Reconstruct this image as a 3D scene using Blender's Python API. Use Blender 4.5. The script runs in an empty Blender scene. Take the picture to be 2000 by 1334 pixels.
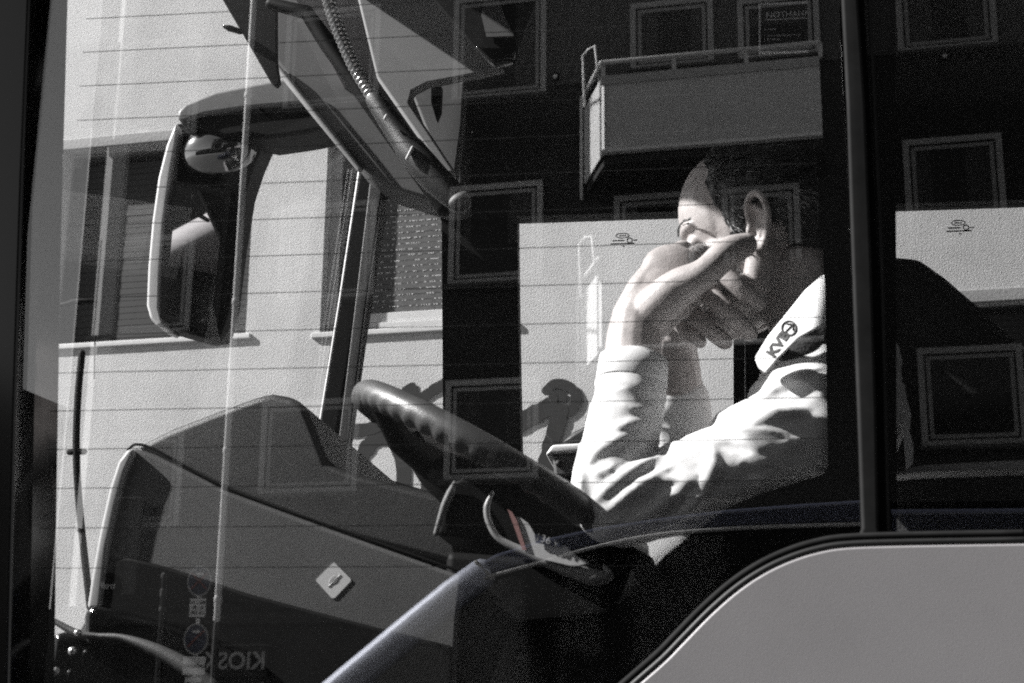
import bpy, bmesh, math, random
from mathutils import Vector, Matrix, noise
R = math.radians
random.seed(7)
scene = bpy.context.scene
COL = scene.collection

# ------------------------------------------------------------------ camera
F_PX, YAW, PITCH, ROLL = 3000.0, R(7.5), R(15.0), R(0.64)
CAM = Vector((0.0, -1.5, 1.4))
fh = Vector((-math.sin(YAW), math.cos(YAW), 0)); rt = Vector((math.cos(YAW), math.sin(YAW), 0)); Z = Vector((0, 0, 1))
FW = fh * math.cos(PITCH) + Z * math.sin(PITCH)
UP = rt.cross(FW)
RT2 = rt * math.cos(ROLL) + UP * math.sin(ROLL)
UP2 = UP * math.cos(ROLL) - rt * math.sin(ROLL)
cd = bpy.data.cameras.new('camera'); cam = bpy.data.objects.new('camera', cd); COL.objects.link(cam)
cd.sensor_width = 36; cd.lens = F_PX / 2000 * 36; cd.clip_start = 0.05; cd.clip_end = 2000
cam.matrix_world = Matrix(((RT2.x, UP2.x, -FW.x, CAM.x), (RT2.y, UP2.y, -FW.y, CAM.y), (RT2.z, UP2.z, -FW.z, CAM.z), (0, 0, 0, 1)))
cd.dof.use_dof = True; cd.dof.focus_distance = 3.0; cd.dof.aperture_fstop = 13
scene.camera = cam

# ------------------------------------------------------------------ world, sun, exposure
SUN = Vector((-0.79, -0.12, 0.60)).normalized()          # direction towards the sun
w = bpy.data.worlds.new('World'); scene.world = w; w.use_nodes = True
nt = w.node_tree; nt.nodes.clear()
sky = nt.nodes.new('ShaderNodeTexSky'); sky.sky_type = 'NISHITA'; sky.sun_disc = False
sky.sun_elevation = math.asin(SUN.z); sky.sun_rotation = math.atan2(SUN.x, SUN.y)
bw = nt.nodes.new('ShaderNodeRGBToBW'); bg = nt.nodes.new('ShaderNodeBackground'); wo = nt.nodes.new('ShaderNodeOutputWorld')
nt.links.new(sky.outputs[0], bw.inputs[0]); nt.links.new(bw.outputs[0], bg.inputs[0]); nt.links.new(bg.outputs[0], wo.inputs[0])
bg.inputs[1].default_value = 0.05
sl = bpy.data.lights.new('sun', 'SUN'); sl.energy = 5.0; sl.angle = R(0.5); sl.color = (1, 0.99, 0.98)
so = bpy.data.objects.new('sun', sl); COL.objects.link(so); so.location = (0, 0, 30)
so.rotation_euler = (-SUN).to_track_quat('-Z', 'Y').to_euler()
vs = scene.view_settings; vs.view_transform = 'Standard'; vs.look = 'None'; vs.gamma = 1; vs.use_curve_mapping = False
vs.exposure = 1.42
scene.cycles.transparent_max_bounces = 24; scene.cycles.max_bounces = 10; scene.cycles.glossy_bounces = 5
scene.cycles.sample_clamp_indirect = 1.0; scene.cycles.use_denoising = False; scene.cycles.use_adaptive_sampling = False; scene.cycles.diffuse_bounces = 3; scene.cycles.filter_width = 1.9
scene.cycles.caustics_reflective = False; scene.cycles.caustics_refractive = False

# ------------------------------------------------------------------ projection helpers: a pixel of the photograph on a plane of known distance
def ray(px, py):
    return FW + RT2 * ((px - 1000) / F_PX) + UP2 * ((667 - py) / F_PX)
def at(px, py, Y):
    d = ray(px, py); return CAM + d * ((Y - CAM.y) / d.y)
def plane_hit(px, py, P, n):
    d = ray(px, py); return CAM + d * ((P - CAM).dot(n) / d.dot(n))
def ppm(Y):                                                # pixels per metre about the plane y = Y
    return F_PX / ((Y - CAM.y) * 1.045)

# ------------------------------------------------------------------ materials
def mat(name, col, rough=0.6, metal=0.0, noise_amt=0.0, nscale=30.0, bump=0.0, bscale=200.0, coat=0.0, spec=0.5, sss=0.0):
    m = bpy.data.materials.new(name); m.use_nodes = True
    n = m.node_tree.nodes; l = m.node_tree.links; p = n['Principled BSDF']
    if isinstance(col, (int, float)): col = (col, col, col)
    p.inputs['Base Color'].default_value = (*col, 1); p.inputs['Roughness'].default_value = rough; p.inputs['Metallic'].default_value = metal
    p.inputs['Specular IOR Level'].default_value = spec
    if coat: p.inputs['Coat Weight'].default_value = coat; p.inputs['Coat Roughness'].default_value = 0.05
    if sss: p.inputs['Subsurface Weight'].default_value = sss; p.inputs['Subsurface Radius'].default_value = (0.01, 0.009, 0.009)
    tc = n.new('ShaderNodeTexCoord')
    if noise_amt:
        t = n.new('ShaderNodeTexNoise'); t.inputs['Scale'].default_value = nscale; t.inputs['Detail'].default_value = 8; t.inputs['Roughness'].default_value = 0.65
        l.new(tc.outputs['Object'], t.inputs['Vector'])
        r = n.new('ShaderNodeValToRGB'); r.color_ramp.elements[0].position = 0.3; r.color_ramp.elements[1].position = 0.7
        a = [max(0, c * (1 - noise_amt)) for c in col]; b = [min(1, c * (1 + noise_amt)) for c in col]
        r.color_ramp.elements[0].color = (*a, 1); r.color_ramp.elements[1].color = (*b, 1)
        l.new(t.outputs[0], r.inputs[0]); l.new(r.outputs[0], p.inputs['Base Color'])
        mr = n.new('ShaderNodeMapRange'); mr.inputs[3].default_value = max(0, rough - 0.1); mr.inputs[4].default_value = min(1, rough + 0.12)
        l.new(t.outputs[0], mr.inputs[0]); l.new(mr.outputs[0], p.inputs['Roughness'])
    if bump:
        t2 = n.new('ShaderNodeTexNoise'); t2.inputs['Scale'].default_value = bscale; t2.inputs['Detail'].default_value = 4
        l.new(tc.outputs['Object'], t2.inputs['Vector'])
        b = n.new('ShaderNodeBump'); b.inputs['Strength'].default_value = bump; b.inputs['Distance'].default_value = 0.004
        l.new(t2.outputs[0], b.inputs['Height']); l.new(b.outputs[0], p.inputs['Normal'])
    return m
def glass(name, tint, f0, rough=0.0, graze=1.0):
    m = bpy.data.materials.new(name); m.use_nodes = True
    n = m.node_tree.nodes; l = m.node_tree.links; n.clear()
    o = n.new('ShaderNodeOutputMaterial'); mx = n.new('ShaderNodeMixShader'); tr = n.new('ShaderNodeBsdfTransparent'); gl = n.new('ShaderNodeBsdfGlossy')
    tr.inputs[0].default_value = (tint, tint, tint, 1); gl.inputs[0].default_value = (1, 1, 1, 1); gl.inputs['Roughness'].default_value = rough
    lw = n.new('ShaderNodeLayerWeight'); lw.inputs[0].default_value = 0.5
    pw = n.new('ShaderNodeMath'); pw.operation = 'POWER'; pw.inputs[1].default_value = 5
    ma = n.new('ShaderNodeMath'); ma.operation = 'MULTIPLY_ADD'; ma.inputs[1].default_value = (1 - f0) * graze; ma.inputs[2].default_value = f0
    l.new(lw.outputs['Facing'], pw.inputs[0]); l.new(pw.outputs[0], ma.inputs[0]); l.new(ma.outputs[0], mx.inputs[0])
    l.new(tr.outputs[0], mx.inputs[1]); l.new(gl.outputs[0], mx.inputs[2]); l.new(mx.outputs[0], o.inputs[0])
    return m
M = dict(
    plaster=mat('sunlit_plaster', 0.66, 0.9, 0, 0.16, 1.6, 0.85, 150.0),
    white=mat('white_paint', 0.75, 0.5, 0, 0.08, 6.0),
    shutter=mat('dark_shutter', 0.014, 0.55, 0, 0.35, 12.0),
    shutter2=mat('grey_shutter', 0.10, 0.6, 0, 0.35, 40.0),
    spray=mat('spray_paint', 0.022, 0.8, 0, 0.4, 14.0),
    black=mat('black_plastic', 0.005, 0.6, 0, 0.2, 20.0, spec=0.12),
    blackgloss=mat('black_gloss', 0.004, 0.12),
    rubber=mat('rubber', 0.012, 0.55, 0, 0.2, 25.0),
    rubber2=mat('grey_rubber', 0.016, 0.8, 0, 0.3, 25.0, spec=0.08),
    frit=mat('ceramic_print', 0.002, 0.6, spec=0.1),
    paint=mat('bus_paint', (0.30, 0.29, 0.295), 0.5, 0.1, 0.09, 2.5, 0.06, 900.0),
    dash=mat('dash_plastic', 0.085, 0.5, 0, 0.10, 8.0, 0.25, 900.0),
    dash2=mat('dash_hood', 0.018, 0.45, 0, 0.15, 10.0, 0.3, 900.0),
    trim=mat('light_trim', 0.40, 0.5, 0, 0.08, 15.0),
    ceil=mat('ceiling_lining', 0.012, 0.8, 0, 0.15, 10.0),
    lining=mat('overhead_lining', 0.13, 0.7, 0, 0.10, 10.0),
    lining2=mat('lit_lining', 0.27, 0.7, 0, 0.08, 10.0),
    wheel=mat('wheel_rubber', 0.06, 0.42, 0, 0.12, 30.0, 0.15, 600.0, spec=0.6),
    metal=mat('brushed_metal', 0.55, 0.3, 0.9, 0.1, 40.0),
    chrome=mat('mirror_silver', 0.85, 0.02, 1.0),
    darkchrome=mat('convex_mirror', 0.30, 0.09, 1.0),
    shell=mat('mirror_shell', 0.62, 0.35, 0, 0.04, 20.0),
    mgrey=mat('mirror_arm', 0.22, 0.4, 0, 0.08, 20.0),
    skin=mat('skin', (0.43, 0.40, 0.39), 0.5, 0, 0.20, 55.0, 0.16, 480.0, sss=0.12),
    hair=mat('hair_dark', 0.012, 0.45, 0, 0.5, 90.0),
    hairg=mat('hair_grey', 0.32, 0.45, 0, 0.5, 90.0),
    shirt=mat('shirt_cotton', 0.74, 0.85, 0, 0.03, 50.0, 0.15, 1400.0),
    collar=mat('collar_cotton', 0.82, 0.85, 0, 0.04, 50.0, 0.15, 1400.0),
    vest=mat('knit_vest', 0.022, 0.9, 0, 0.6, 160.0, 0.8, 260.0),
    trousers=mat('trousers', 0.02, 0.9),
    ink=mat('print_ink', 0.02, 0.7),
    paper=mat('paper', 0.62, 0.8, 0, 0.08, 60.0),
    red=mat('red_edge', (0.36, 0.20, 0.19), 0.7),
    navy=mat('navy_print', (0.012, 0.016, 0.035), 0.6),
    asphalt=mat('asphalt', 0.05, 0.85, 0, 0.3, 20.0, 0.6, 120.0),
    paving=mat('paving', 0.13, 0.85, 0, 0.2, 5.0, 0.4, 60.0),
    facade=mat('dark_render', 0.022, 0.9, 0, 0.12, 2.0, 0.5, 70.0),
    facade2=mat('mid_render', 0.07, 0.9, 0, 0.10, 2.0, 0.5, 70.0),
    facade3=mat('pale_render', 0.40, 0.9, 0, 0.08, 2.0, 0.5, 70.0),
    dglass=mat('dark_window', 0.006, 0.06),
    curtain=mat('curtain', 0.05, 0.9, 0, 0.3, 8.0),
    frame=mat('window_frame', 0.30, 0.5, 0, 0.08, 6.0),
    balc=mat('balcony_board', 0.55, 0.7, 0, 0.06, 4.0),
    signred=mat('sign_red', (0.16, 0.05, 0.045), 0.5),
    signblue=mat('sign_blue', (0.03, 0.035, 0.06), 0.5),
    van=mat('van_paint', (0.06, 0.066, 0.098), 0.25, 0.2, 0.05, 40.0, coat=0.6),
    van_skylit=mat('van_post_sky_sheen', (0.44, 0.46, 0.54), 0.3, 0.3, 0.05, 40.0, coat=0.5),  # sky reflected on the post, put into a paler colour than the van
    tyre=mat('tyre', 0.02, 0.8),
    seat=mat('seat_fabric', 0.02, 0.95, 0, 0.4, 200.0),
    brick=mat('dark_brick', 0.05, 0.9, 0, 0.3, 30.0),
)
M['pane'] = glass('side_glass', 0.97, 0.13)
M['tinted'] = glass('tinted_glass', 0.78, 0.09)
M['screen'] = glass('windscreen_glass', 0.98, 0.015, 0.0, 0.15)
M['clear'] = glass('far_glass', 0.97, 0.04)

# ------------------------------------------------------------------ mesh helpers
class MB:
    def __init__(s): s.v = []; s.f = []
    def add(s, v, f):
        b = len(s.v); s.v += [Vector(x) for x in v]; s.f += [tuple(b + i for i in q) for q in f]; return s
    def box(s, a, b):
        (x0, y0, z0), (x1, y1, z1) = a, b
        return s.add([(x0, y0, z0), (x1, y0, z0), (x1, y1, z0), (x0, y1, z0), (x0, y0, z1), (x1, y0, z1), (x1, y1, z1), (x0, y1, z1)],
                     [(0, 3, 2, 1), (4, 5, 6, 7), (0, 1, 5, 4), (1, 2, 6, 5), (2, 3, 7, 6), (3, 0, 4, 7)])
    def prism(s, pts, off):                                # closed outline extruded by the vector off
        n = len(pts); off = Vector(off)
        v = [Vector(p) for p in pts] + [Vector(p) + off for p in pts]
        f = [tuple(range(n)), tuple(reversed(range(n, 2 * n)))] + [(i, n + i, n + (i + 1) % n, (i + 1) % n) for i in range(n)]
        return s.add(v, f)
    def tube(s, path, rad, seg=12, cap=True, flat=None):
        path = [Vector(p) for p in path]; n = len(path)
        if isinstance(rad, (int, float)): rad = [rad] * n
        if len(rad) != n:                                  # stretch the radii along the path
            q = []
            for i in range(n):
                t = i / (n - 1) * (len(rad) - 1); k = min(int(t), len(rad) - 2); q.append(rad[k] + (rad[k + 1] - rad[k]) * (t - k))
            rad = q
        rings = []; t0 = (path[1] - path[0]).normalized()
        a = t0.orthogonal().normalized()
        prev = t0; pts = []
        def tan(i): return (path[min(i + 1, n - 1)] - path[max(i - 1, 0)]).normalized()
        seq = []
        if cap:
            for k in (0.05, 0.35, 0.7): 
                seq.append((0, path[0] - tan(0) * rad[0] * math.cos(k * math.pi / 2) * 0.98, rad[0] * math.sin(k * math.pi / 2)))
        for i in range(n): seq.append((i, path[i], rad[i]))
        if cap:
            for k in (0.7, 0.35, 0.05):
                seq.append((n - 1, path[-1] + tan(n - 1) * rad[-1] * math.cos(k * math.pi / 2) * 0.98, rad[-1] * math.sin(k * math.pi / 2)))
        v = []
        for i, p, r in seq:
            t = tan(i); q = prev.rotation_difference(t); a = q @ a; a = (a - t * a.dot(t)).normalized(); prev = t; b = t.cross(a)
            for k in range(seg):
                th = 2 * math.pi * k / seg; o = a * math.cos(th) + b * math.sin(th)
                v.append(p + o * r)
        m = len(seq); f = []
        for i in range(m - 1):
            for k in range(seg): f.append((i * seg + k, i * seg + (k + 1) % seg, (i + 1) * seg + (k + 1) % seg, (i + 1) * seg + k))
        f.append(tuple(reversed(range(seg)))); f.append(tuple(range((m - 1) * seg, m * seg)))
        return s.add(v, f)
    def ell(s, c, ax, nu=20, nv=12):                       # ellipsoid, ax = three axis vectors
        c = Vector(c); ax = [Vector(x) for x in ax]; v = [c + ax[2]]; f = []
        for j in range(1, nv):
            ph = math.pi * j / nv
            for i in range(nu):
                th = 2 * math.pi * i / nu
                v.append(c + ax[0] * (math.sin(ph) * math.cos(th)) + ax[1] * (math.sin(ph) * math.sin(th)) + ax[2] * math.cos(ph))
        v.append(c - ax[2]); e = len(v) - 1
        for i in range(nu): f.append((0, 1 + i, 1 + (i + 1) % nu))
        for j in range(nv - 2):
            for i in range(nu): a = 1 + j * nu; f.append((a + i, a + nu + i, a + nu + (i + 1) % nu, a + (i + 1) % nu))
        a = 1 + (nv - 2) * nu
        for i in range(nu): f.append((a + i, e, a + (i + 1) % nu))
        return s.add(v, f)
    def mesh(s, name):
        me = bpy.data.meshes.new(name); me.from_pydata([tuple(x) for x in s.v], [], s.f); me.validate()
        bm = bmesh.new(); bm.from_mesh(me); bmesh.ops.recalc_face_normals(bm, faces=bm.faces); bm.to_mesh(me); bm.free()
        return me
    def build(s, name, m, parent=None, smooth=False, bevel=0.0, seg=2):
        me = s.mesh(name); o = bpy.data.objects.new(name, me); COL.objects.link(o); me.materials.append(M[m] if isinstance(m, str) else m)
        if smooth: me.polygons.foreach_set('use_smooth', [True] * len(me.polygons))
        if parent: o.parent = parent
        if bevel:
            b = o.modifiers.new('bevel', 'BEVEL'); b.width = bevel; b.segments = seg; b.limit_method = 'ANGLE'; b.angle_limit = R(25); b.harden_normals = False
            me.polygons.foreach_set('use_smooth', [True] * len(me.polygons))
            ws = o.modifiers.new('wn', 'WEIGHTED_NORMAL')
        return o
def empty(name, loc=(0, 0, 0), parent=None):
    o = bpy.data.objects.new(name, None); COL.objects.link(o); o.location = loc; o.empty_display_size = 0.2
    if parent: o.parent = parent
    return o
def tag(o, label, cat, group=None):
    o['label'] = label; o['category'] = cat
    if group: o['group'] = group
    return o
def struct(o): o['kind'] = 'structure'; return o
def P(Y, *pts): return [at(x, y, Y) for x, y in pts]
def catmull(pts, n=8):
    pts = [Vector(p) for p in pts]; q = [pts[0] * 2 - pts[1]] + pts + [pts[-1] * 2 - pts[-2]]; out = []
    for i in range(1, len(q) - 2):
        for k in range(n):
            t = k / n; a, b, c, d = q[i - 1:i + 3]
            out.append(0.5 * ((2 * b) + (c - a) * t + (2 * a - 5 * b + 4 * c - d) * t * t + (3 * b - a - 3 * c + d) * t ** 3))
    return out + [pts[-1]]
def text(name, body, size, right, up, origin, m, parent=None, bold=0.0, align='CENTER', thick=0.0008):
    cu = bpy.data.curves.new(name, 'FONT'); cu.body = body; cu.size = size; cu.align_x = align; cu.align_y = 'CENTER'; cu.extrude = thick; cu.offset = bold; cu.resolution_u = 4
    t = bpy.data.objects.new(name, cu); COL.objects.link(t)
    me = bpy.data.meshes.new_from_object(t.evaluated_get(bpy.context.evaluated_depsgraph_get())); bpy.data.objects.remove(t); bpy.data.curves.remove(cu)
    o = bpy.data.objects.new(name, me); COL.objects.link(o); me.materials.clear(); me.materials.append(M[m])
    right = Vector(right).normalized(); up = Vector(up); up = (up - right * up.dot(right)).normalized(); nn = right.cross(up); og = Vector(origin)
    me.transform(Matrix(((right.x, up.x, nn.x, og.x), (right.y, up.y, nn.y, og.y), (right.z, up.z, nn.z, og.z), (0, 0, 0, 1))))
    if parent: o.parent = parent
    return o
def remesh(mb, name, voxel, m, parent=None, smooth=6):
    o = mb.build(name + '_raw', m); md = o.modifiers.new('r', 'REMESH'); md.mode = 'VOXEL'; md.voxel_size = voxel
    sm = o.modifiers.new('s', 'SMOOTH'); sm.iterations = smooth; sm.factor = 0.5
    me = bpy.data.meshes.new_from_object(o.evaluated_get(bpy.context.evaluated_depsgraph_get())); raw = o.data
    bpy.data.objects.remove(o); bpy.data.meshes.remove(raw)
    me.name = name; me.polygons.foreach_set('use_smooth', [True] * len(me.polygons))
    o = bpy.data.objects.new(name, me); COL.objects.link(o)
    if parent: o.parent = parent
    return o

# ------------------------------------------------------------------ ground
struct(MB().box((-250, -250, -0.4), (250, 250, -0.02)).build('ground', 'paving'))
struct(MB().box((-120, -13.0, -0.019), (120, 3.4, 0.0)).build('road', 'asphalt'))
struct(MB().box((-120, 3.4, -0.019), (120, 8.0, 0.12)).build('pavement', 'paving', bevel=0.01))
struct(MB().box((-120, -30.0, -0.019), (120, -13.0, 0.12)).build('pavement_opposite', 'paving', bevel=0.01))

# ------------------------------------------------------------------ far building, beyond the bus (sunlit)
BETA = R(7.0)
FN = Vector((math.sin(BETA), math.cos(BETA), 0)); FU = Vector((math.cos(BETA), -math.sin(BETA), 0))
FP = at(1000, 667, 5.6); FP.z = 0
fb = empty('plaster_building'); fb.matrix_world = Matrix(((FU.x, FN.x, 0, FP.x), (FU.y, FN.y, 0, FP.y), (0, 0, 1, 0), (0, 0, 0, 1)))
tag(fb, 'sunlit pale plaster building with roller shutters and graffiti seen through the bus', 'building')
def far(px, py, w=0.0):                                   # local (u, z) on the facade, w metres proud of it
    h = plane_hit(px, py, FP - FN * w, FN) - FP
    return h.dot(FU), h.z
def fbox(name, a, b, w0, w1, m, bevel=0.0, parent=None):    # pixel corners -> box on the facade, w is outward
    (u0, z1), (u1, z0) = a, b
    return MB().box((u0, -w1, z0), (u1, -w0, z1)).build(name, m, parent or fb, bevel=bevel)
wins = []                                                  # openings: u0,u1,z0,z1
a1 = (far(128, 250)[0], far(475, 262)[1]); b1 = (far(480, 640)[0], far(475, 652)[1])
a2 = (far(640, 300)[0], far(860, 262)[1]); b2 = (far(1000, 600)[0], far(800, 640)[1])
a3 = (far(1500, 600)[0], far(1900, 592)[1]); b3 = (far(2300, 950)[0], far(1800, 960)[1])
wins = [(a1[0], b1[0], b1[1], a1[1]), (a2[0], b2[0], b2[1], a2[1]), (a3[0], b3[0], b3[1], a3[1])]
us = sorted({-14.0, 16.0} | {v for q in wins for v in q[:2]}); zs = sorted({0.0, 11.0} | {v for q in wins for v in q[2:]})
wall = MB()
for i in range(len(us) - 1):
    for j in range(len(zs) - 1):
        cu_, cz_ = (us[i] + us[i + 1]) / 2, (zs[j] + zs[j + 1]) / 2
        if any(q[0] < cu_ < q[1] and q[2] < cz_ < q[3] for q in wins): continue
        wall.add([(us[i], 0, zs[j]), (us[i + 1], 0, zs[j]), (us[i + 1], 0, zs[j + 1]), (us[i], 0, zs[j + 1])], [(0, 1, 2, 3)])
for q in wins:                                             # reveals
    u0, u1, z0, z1 = q
    for a, b in (((u0, z0), (u0, z1)), ((u0, z1), (u1, z1)), ((u1, z1), (u1, z0)), ((u1, z0), (u0, z0))):
        wall.add([(a[0], 0, a[1]), (b[0], 0, b[1]), (b[0], 0.3, b[1]), (a[0], 0.3, a[1])], [(0, 1, 2, 3)])
wall.build('wall', 'plaster', fb)
MB().box((-14, 0.31, 0), (16, 6, 11)).build('core', 'black', fb)
MB().box((-14.2, -0.25, 11), (16.2, 6, 11.3)).build('roof', 'paving', fb)
for k, q in enumerate(wins):
    u0, u1, z0, z1 = q; rec = (0.10, 0.10, 0.06)[k]
    wo_ = empty('window', (0, 0, 0), fb)
    # white frame, slats, bottom rail
    h = 0.034 if k == 0 else 0.03; bottom = z0 + (0.012 if k == 0 else 0.115)
    nsl = int((z1 - 0.03 - bottom) / h)
    sm = MB().box((u0 + 0.02, rec, 0), (u1 - 0.02, rec + 0.014, h * 0.93)).mesh('slat'); sm.materials.append(M['shutter' if k != 1 else 'shutter2'])
    for i in range(nsl):
        s = bpy.data.objects.new('slat', sm); COL.objects.link(s); s.parent = wo_; s.location = (0, random.uniform(-0.001, 0.001), bottom + i * h)
    if k == 1:                                             # light holes of the perforated shutter
        hb = MB()
        for i in range(nsl):
            n_ = int((u1 - u0) / 0.013)
            for j in range(n_):
                if random.random() < 0.5:
                    uu = u0 + 0.03 + j * 0.013 + random.uniform(-.003, .003); zz = bottom + i * h + h * 0.97
                    hb.box((uu, rec - 0.0012, zz - 0.0025), (uu + random.uniform(0.004, 0.011), rec + 0.002, zz + 0.0025))
        g = hb.build('shutter_slots', 'white', wo_); g['kind'] = 'stuff'
        MB().box((u0, rec - 0.02, z0 + 0.01), (u1, rec + 0.03, z0 + 0.06)).build('frame_rail', 'white', wo_, bevel=0.003)
        MB().box((u0, rec - 0.01, z0 + 0.064), (u1, rec + 0.03, z0 + 0.112)).build('frame_rail', 'white', wo_, bevel=0.003)
        MB().box((u0 + 0.0, rec - 0.03, z0 + 0.06), (u0 + 0.05, rec + 0.03, z1)).build('frame_stile', 'white', wo_, bevel=0.003)
    MB().box((u0 - 0.04, -0.016, z0 - 0.028), (u1 + 0.03, 0.12, z0)).build('sill', 'white', wo_, bevel=0.004)
    MB().box((u0 - 0.03, -0.012, z1), (u1 + 0.03, -0.0025, z1 + 0.06)).build('lintel', 'facade3', wo_, bevel=0.004)
MB().box((-14, -0.03, 0.0), (16, -0.003, 0.6)).build('plinth', 'facade2', fb)
def stroke(pts, wpx, Yd=0.004):                            # sprayed line lying on the wall
    pp = [Vector((*far(*p),)) for p in pts]
    pp = [Vector((p.x, p.y, 0)) for p in pp]; pp = catmull(pp, 6); hw = wpx / 2 * 7.3 / F_PX; L, Rr = [], []
    for i, p in enumerate(pp):
        t = (pp[min(i + 1, len(pp) - 1)] - pp[max(i - 1, 0)]).normalized(); nrm = Vector((-t.y, t.x, 0)); hh = hw * (0.9 + 0.2 * noise.noise(p * 30))
        if i in (0, len(pp) - 1): hh *= 0.6
        L.append((p.x + nrm.x * hh, -Yd, p.y + nrm.y * hh)); Rr.append((p.x - nrm.x * hh, -Yd, p.y - nrm.y * hh))
    n = len(pp); b = MB().add(L + Rr, [(i, i + 1, n + i + 1, n + i) for i in range(n - 1)])
    b.build('graffiti_stroke', 'spray', fb)
for i, (pts, wd) in enumerate([([(695, 955), (706, 895), (735, 858), (770, 862), (788, 910), (785, 985)], 34), ([(640, 842), (720, 838), (775, 812)], 28),
     ([(795, 752), (806, 775), (812, 800)], 34), ([(808, 800), (835, 770), (880, 742)], 24), ([(830, 860), (838, 920), (842, 1000)], 40),
     ([(1000, 832), (1040, 812), (1090, 786)], 40), ([(1062, 770), (1085, 750), (1118, 760), (1125, 790), (1100, 808), (1080, 790), (1088, 772), (1108, 778)], 22),
     ([(1100, 790), (1082, 850), (1068, 900), (1058, 960)], 36), ([(905, 870), (930, 850), (960, 865), (955, 900)], 30), ([(1190, 860), (1220, 840), (1260, 880)], 30)]):
    stroke(pts, wd, 0.004 + 0.0008 * i)

# ------------------------------------------------------------------ building across the street, seen mirrored in the side glass
DELTA = R(6.3)
VN = Vector((math.sin(DELTA), math.cos(DELTA), 0)); VU = Vector((math.cos(DELTA), -math.sin(DELTA), 0))
VP = CAM + ray(1000, 667) * 22.6; VP.z = 0
mir = lambda v: Vector((v.x, -v.y, v.z))
BU, BN, BP = mir(VU), mir(-VN), mir(VP)                    # along, outward, origin of the real facade
rb = empty('apartment_block'); rb.matrix_world = Matrix(((BU.x, BN.x, 0, BP.x), (BU.y, BN.y, 0, BP.y), (0, 0, 1, 0), (0, 0, 0, 1)))
tag(rb, 'dark apartment block with white framed windows and balconies mirrored in the bus glass', 'building')
def ref(px, py, w=0.0):
    h = plane_hit(px, py, VP - VN * w, VN) - VP
    return h.dot(VU), h.z
def rbox(name, u0, u1, z0, z1, w0, w1, m, bevel=0.0, parent=None):
    return MB().box((u0, w0, z0), (u1, w1, z1)).build(name, m, parent or rb, bevel=bevel)
zband = ref(1100, 166)[1]; uL = ref(150, 600)[0]; uR = 14.0; HB = 19.0
zb2 = ref(500, 1215)[1]
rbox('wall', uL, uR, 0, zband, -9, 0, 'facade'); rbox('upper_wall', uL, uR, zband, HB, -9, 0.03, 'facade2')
rbox('roof', uL - .3, uR + .3, HB, HB + 0.4, -9.3, 0.5, 'brick')
rbox('shop_fascia', uL + 0.3, uR, zb2 - 0.03, zb2 + 0.12, 0.002, 0.18, 'facade')
def rwin(px0, py0, px1, py1, curtain=True):
    u0, z1 = ref(px0, py0); u1, z0 = ref(px1, py1)
    o = empty('window', (0, 0, 0), rb); t = 0.085
    wz = 0.036 if z0 > zband - 0.4 else 0.004
    for a in ((u0, u1, z1 - t, z1), (u0, u1, z0, z0 + t), (u0, u0 + t, z0 + t, z1 - t), (u1 - t, u1, z0 + t, z1 - t)):
        rbox('surround', *a, wz, wz + 0.05, 'facade3', 0, o)
    a = t + 0.03; f = 0.055
    for q in ((u0 + a, u1 - a, z1 - a - f, z1 - a), (u0 + a, u1 - a, z0 + a, z0 + a + f), (u0 + a, u0 + a + f, z0 + a + f, z1 - a - f), (u1 - a - f, u1 - a, z0 + a + f, z1 - a - f)):
        rbox('frame', *q, wz + 0.002, wz + 0.026, 'frame', 0, o)
    rbox('pane', u0 + t, u1 - t, z0 + t, z1 - t, wz - 0.0015, wz + 0.0015, 'dglass', 0, o)
    if curtain:
        cw0 = u0 + a + f; cw1 = u1 - a - f; sd = random.random()
        spans = [(cw0, cw0 + (cw1 - cw0) * random.uniform(.15, .4)), (cw1 - (cw1 - cw0) * random.uniform(.15, .4), cw1)] if sd < .75 else [(cw0, cw1)]
        for c0_, c1_ in spans:
            n_ = max(6, int((c1_ - c0_) / .02)); zl = z0 + a + f if sd < .6 else z0 + (z1 - z0) * random.uniform(.3, .6)
            top_ = [(c0_ + (c1_ - c0_) * i / n_, wz + .006 + .004 * math.sin(i * 1.1 + sd * 9), z1 - a - f) for i in range(n_ + 1)]
            MB().add(top_ + [(x, y, zl) for x, y, _ in top_], [(i, i + 1, n_ + 2 + i, n_ + 1 + i) for i in range(n_)]).build('curtain', 'curtain', o, True)
    rbox('sill', u0 - 0.05, u1 + 0.05, z0 - 0.05, z0 - 0.002, wz, wz + 0.16, 'facade2', 0, o)
    return o
for q in [(565, 30, 740, 205), (552, 405, 730, 582), (515, 785, 697, 962), (890, 2, 1068, 187), (880, 367, 1060, 549), (872, 745, 1052, 935),
          (1742, -110, 1950, 92), (1762, 276, 1972, 480), (1790, 682, 2010, 868), (215, 90, 385, 268), (200, 470, 370, 650), (180, 850, 350, 1030)]:
    rwin(*q)
for q in [(1232, 12, 1396, 128), (1440, 4, 1604, 110), (1200, 385, 1360, 600), (1410, 370, 1570, 590)]: rwin(*q)
for px, py in ((1086, 153), (1845, 113)):                  # round vent covers
    u, z = ref(px, py); o = empty('vent', (0, 0, 0), rb)
    MB().tube([(u, 0.03, z), (u, 0.07, z)], 0.075, 16, cap=False).build('ring', 'black', o); MB().tube([(u, 0.07, z), (u, 0.085, z)], 0.035, 12, cap=False).build('cap', 'white', o)
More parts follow.
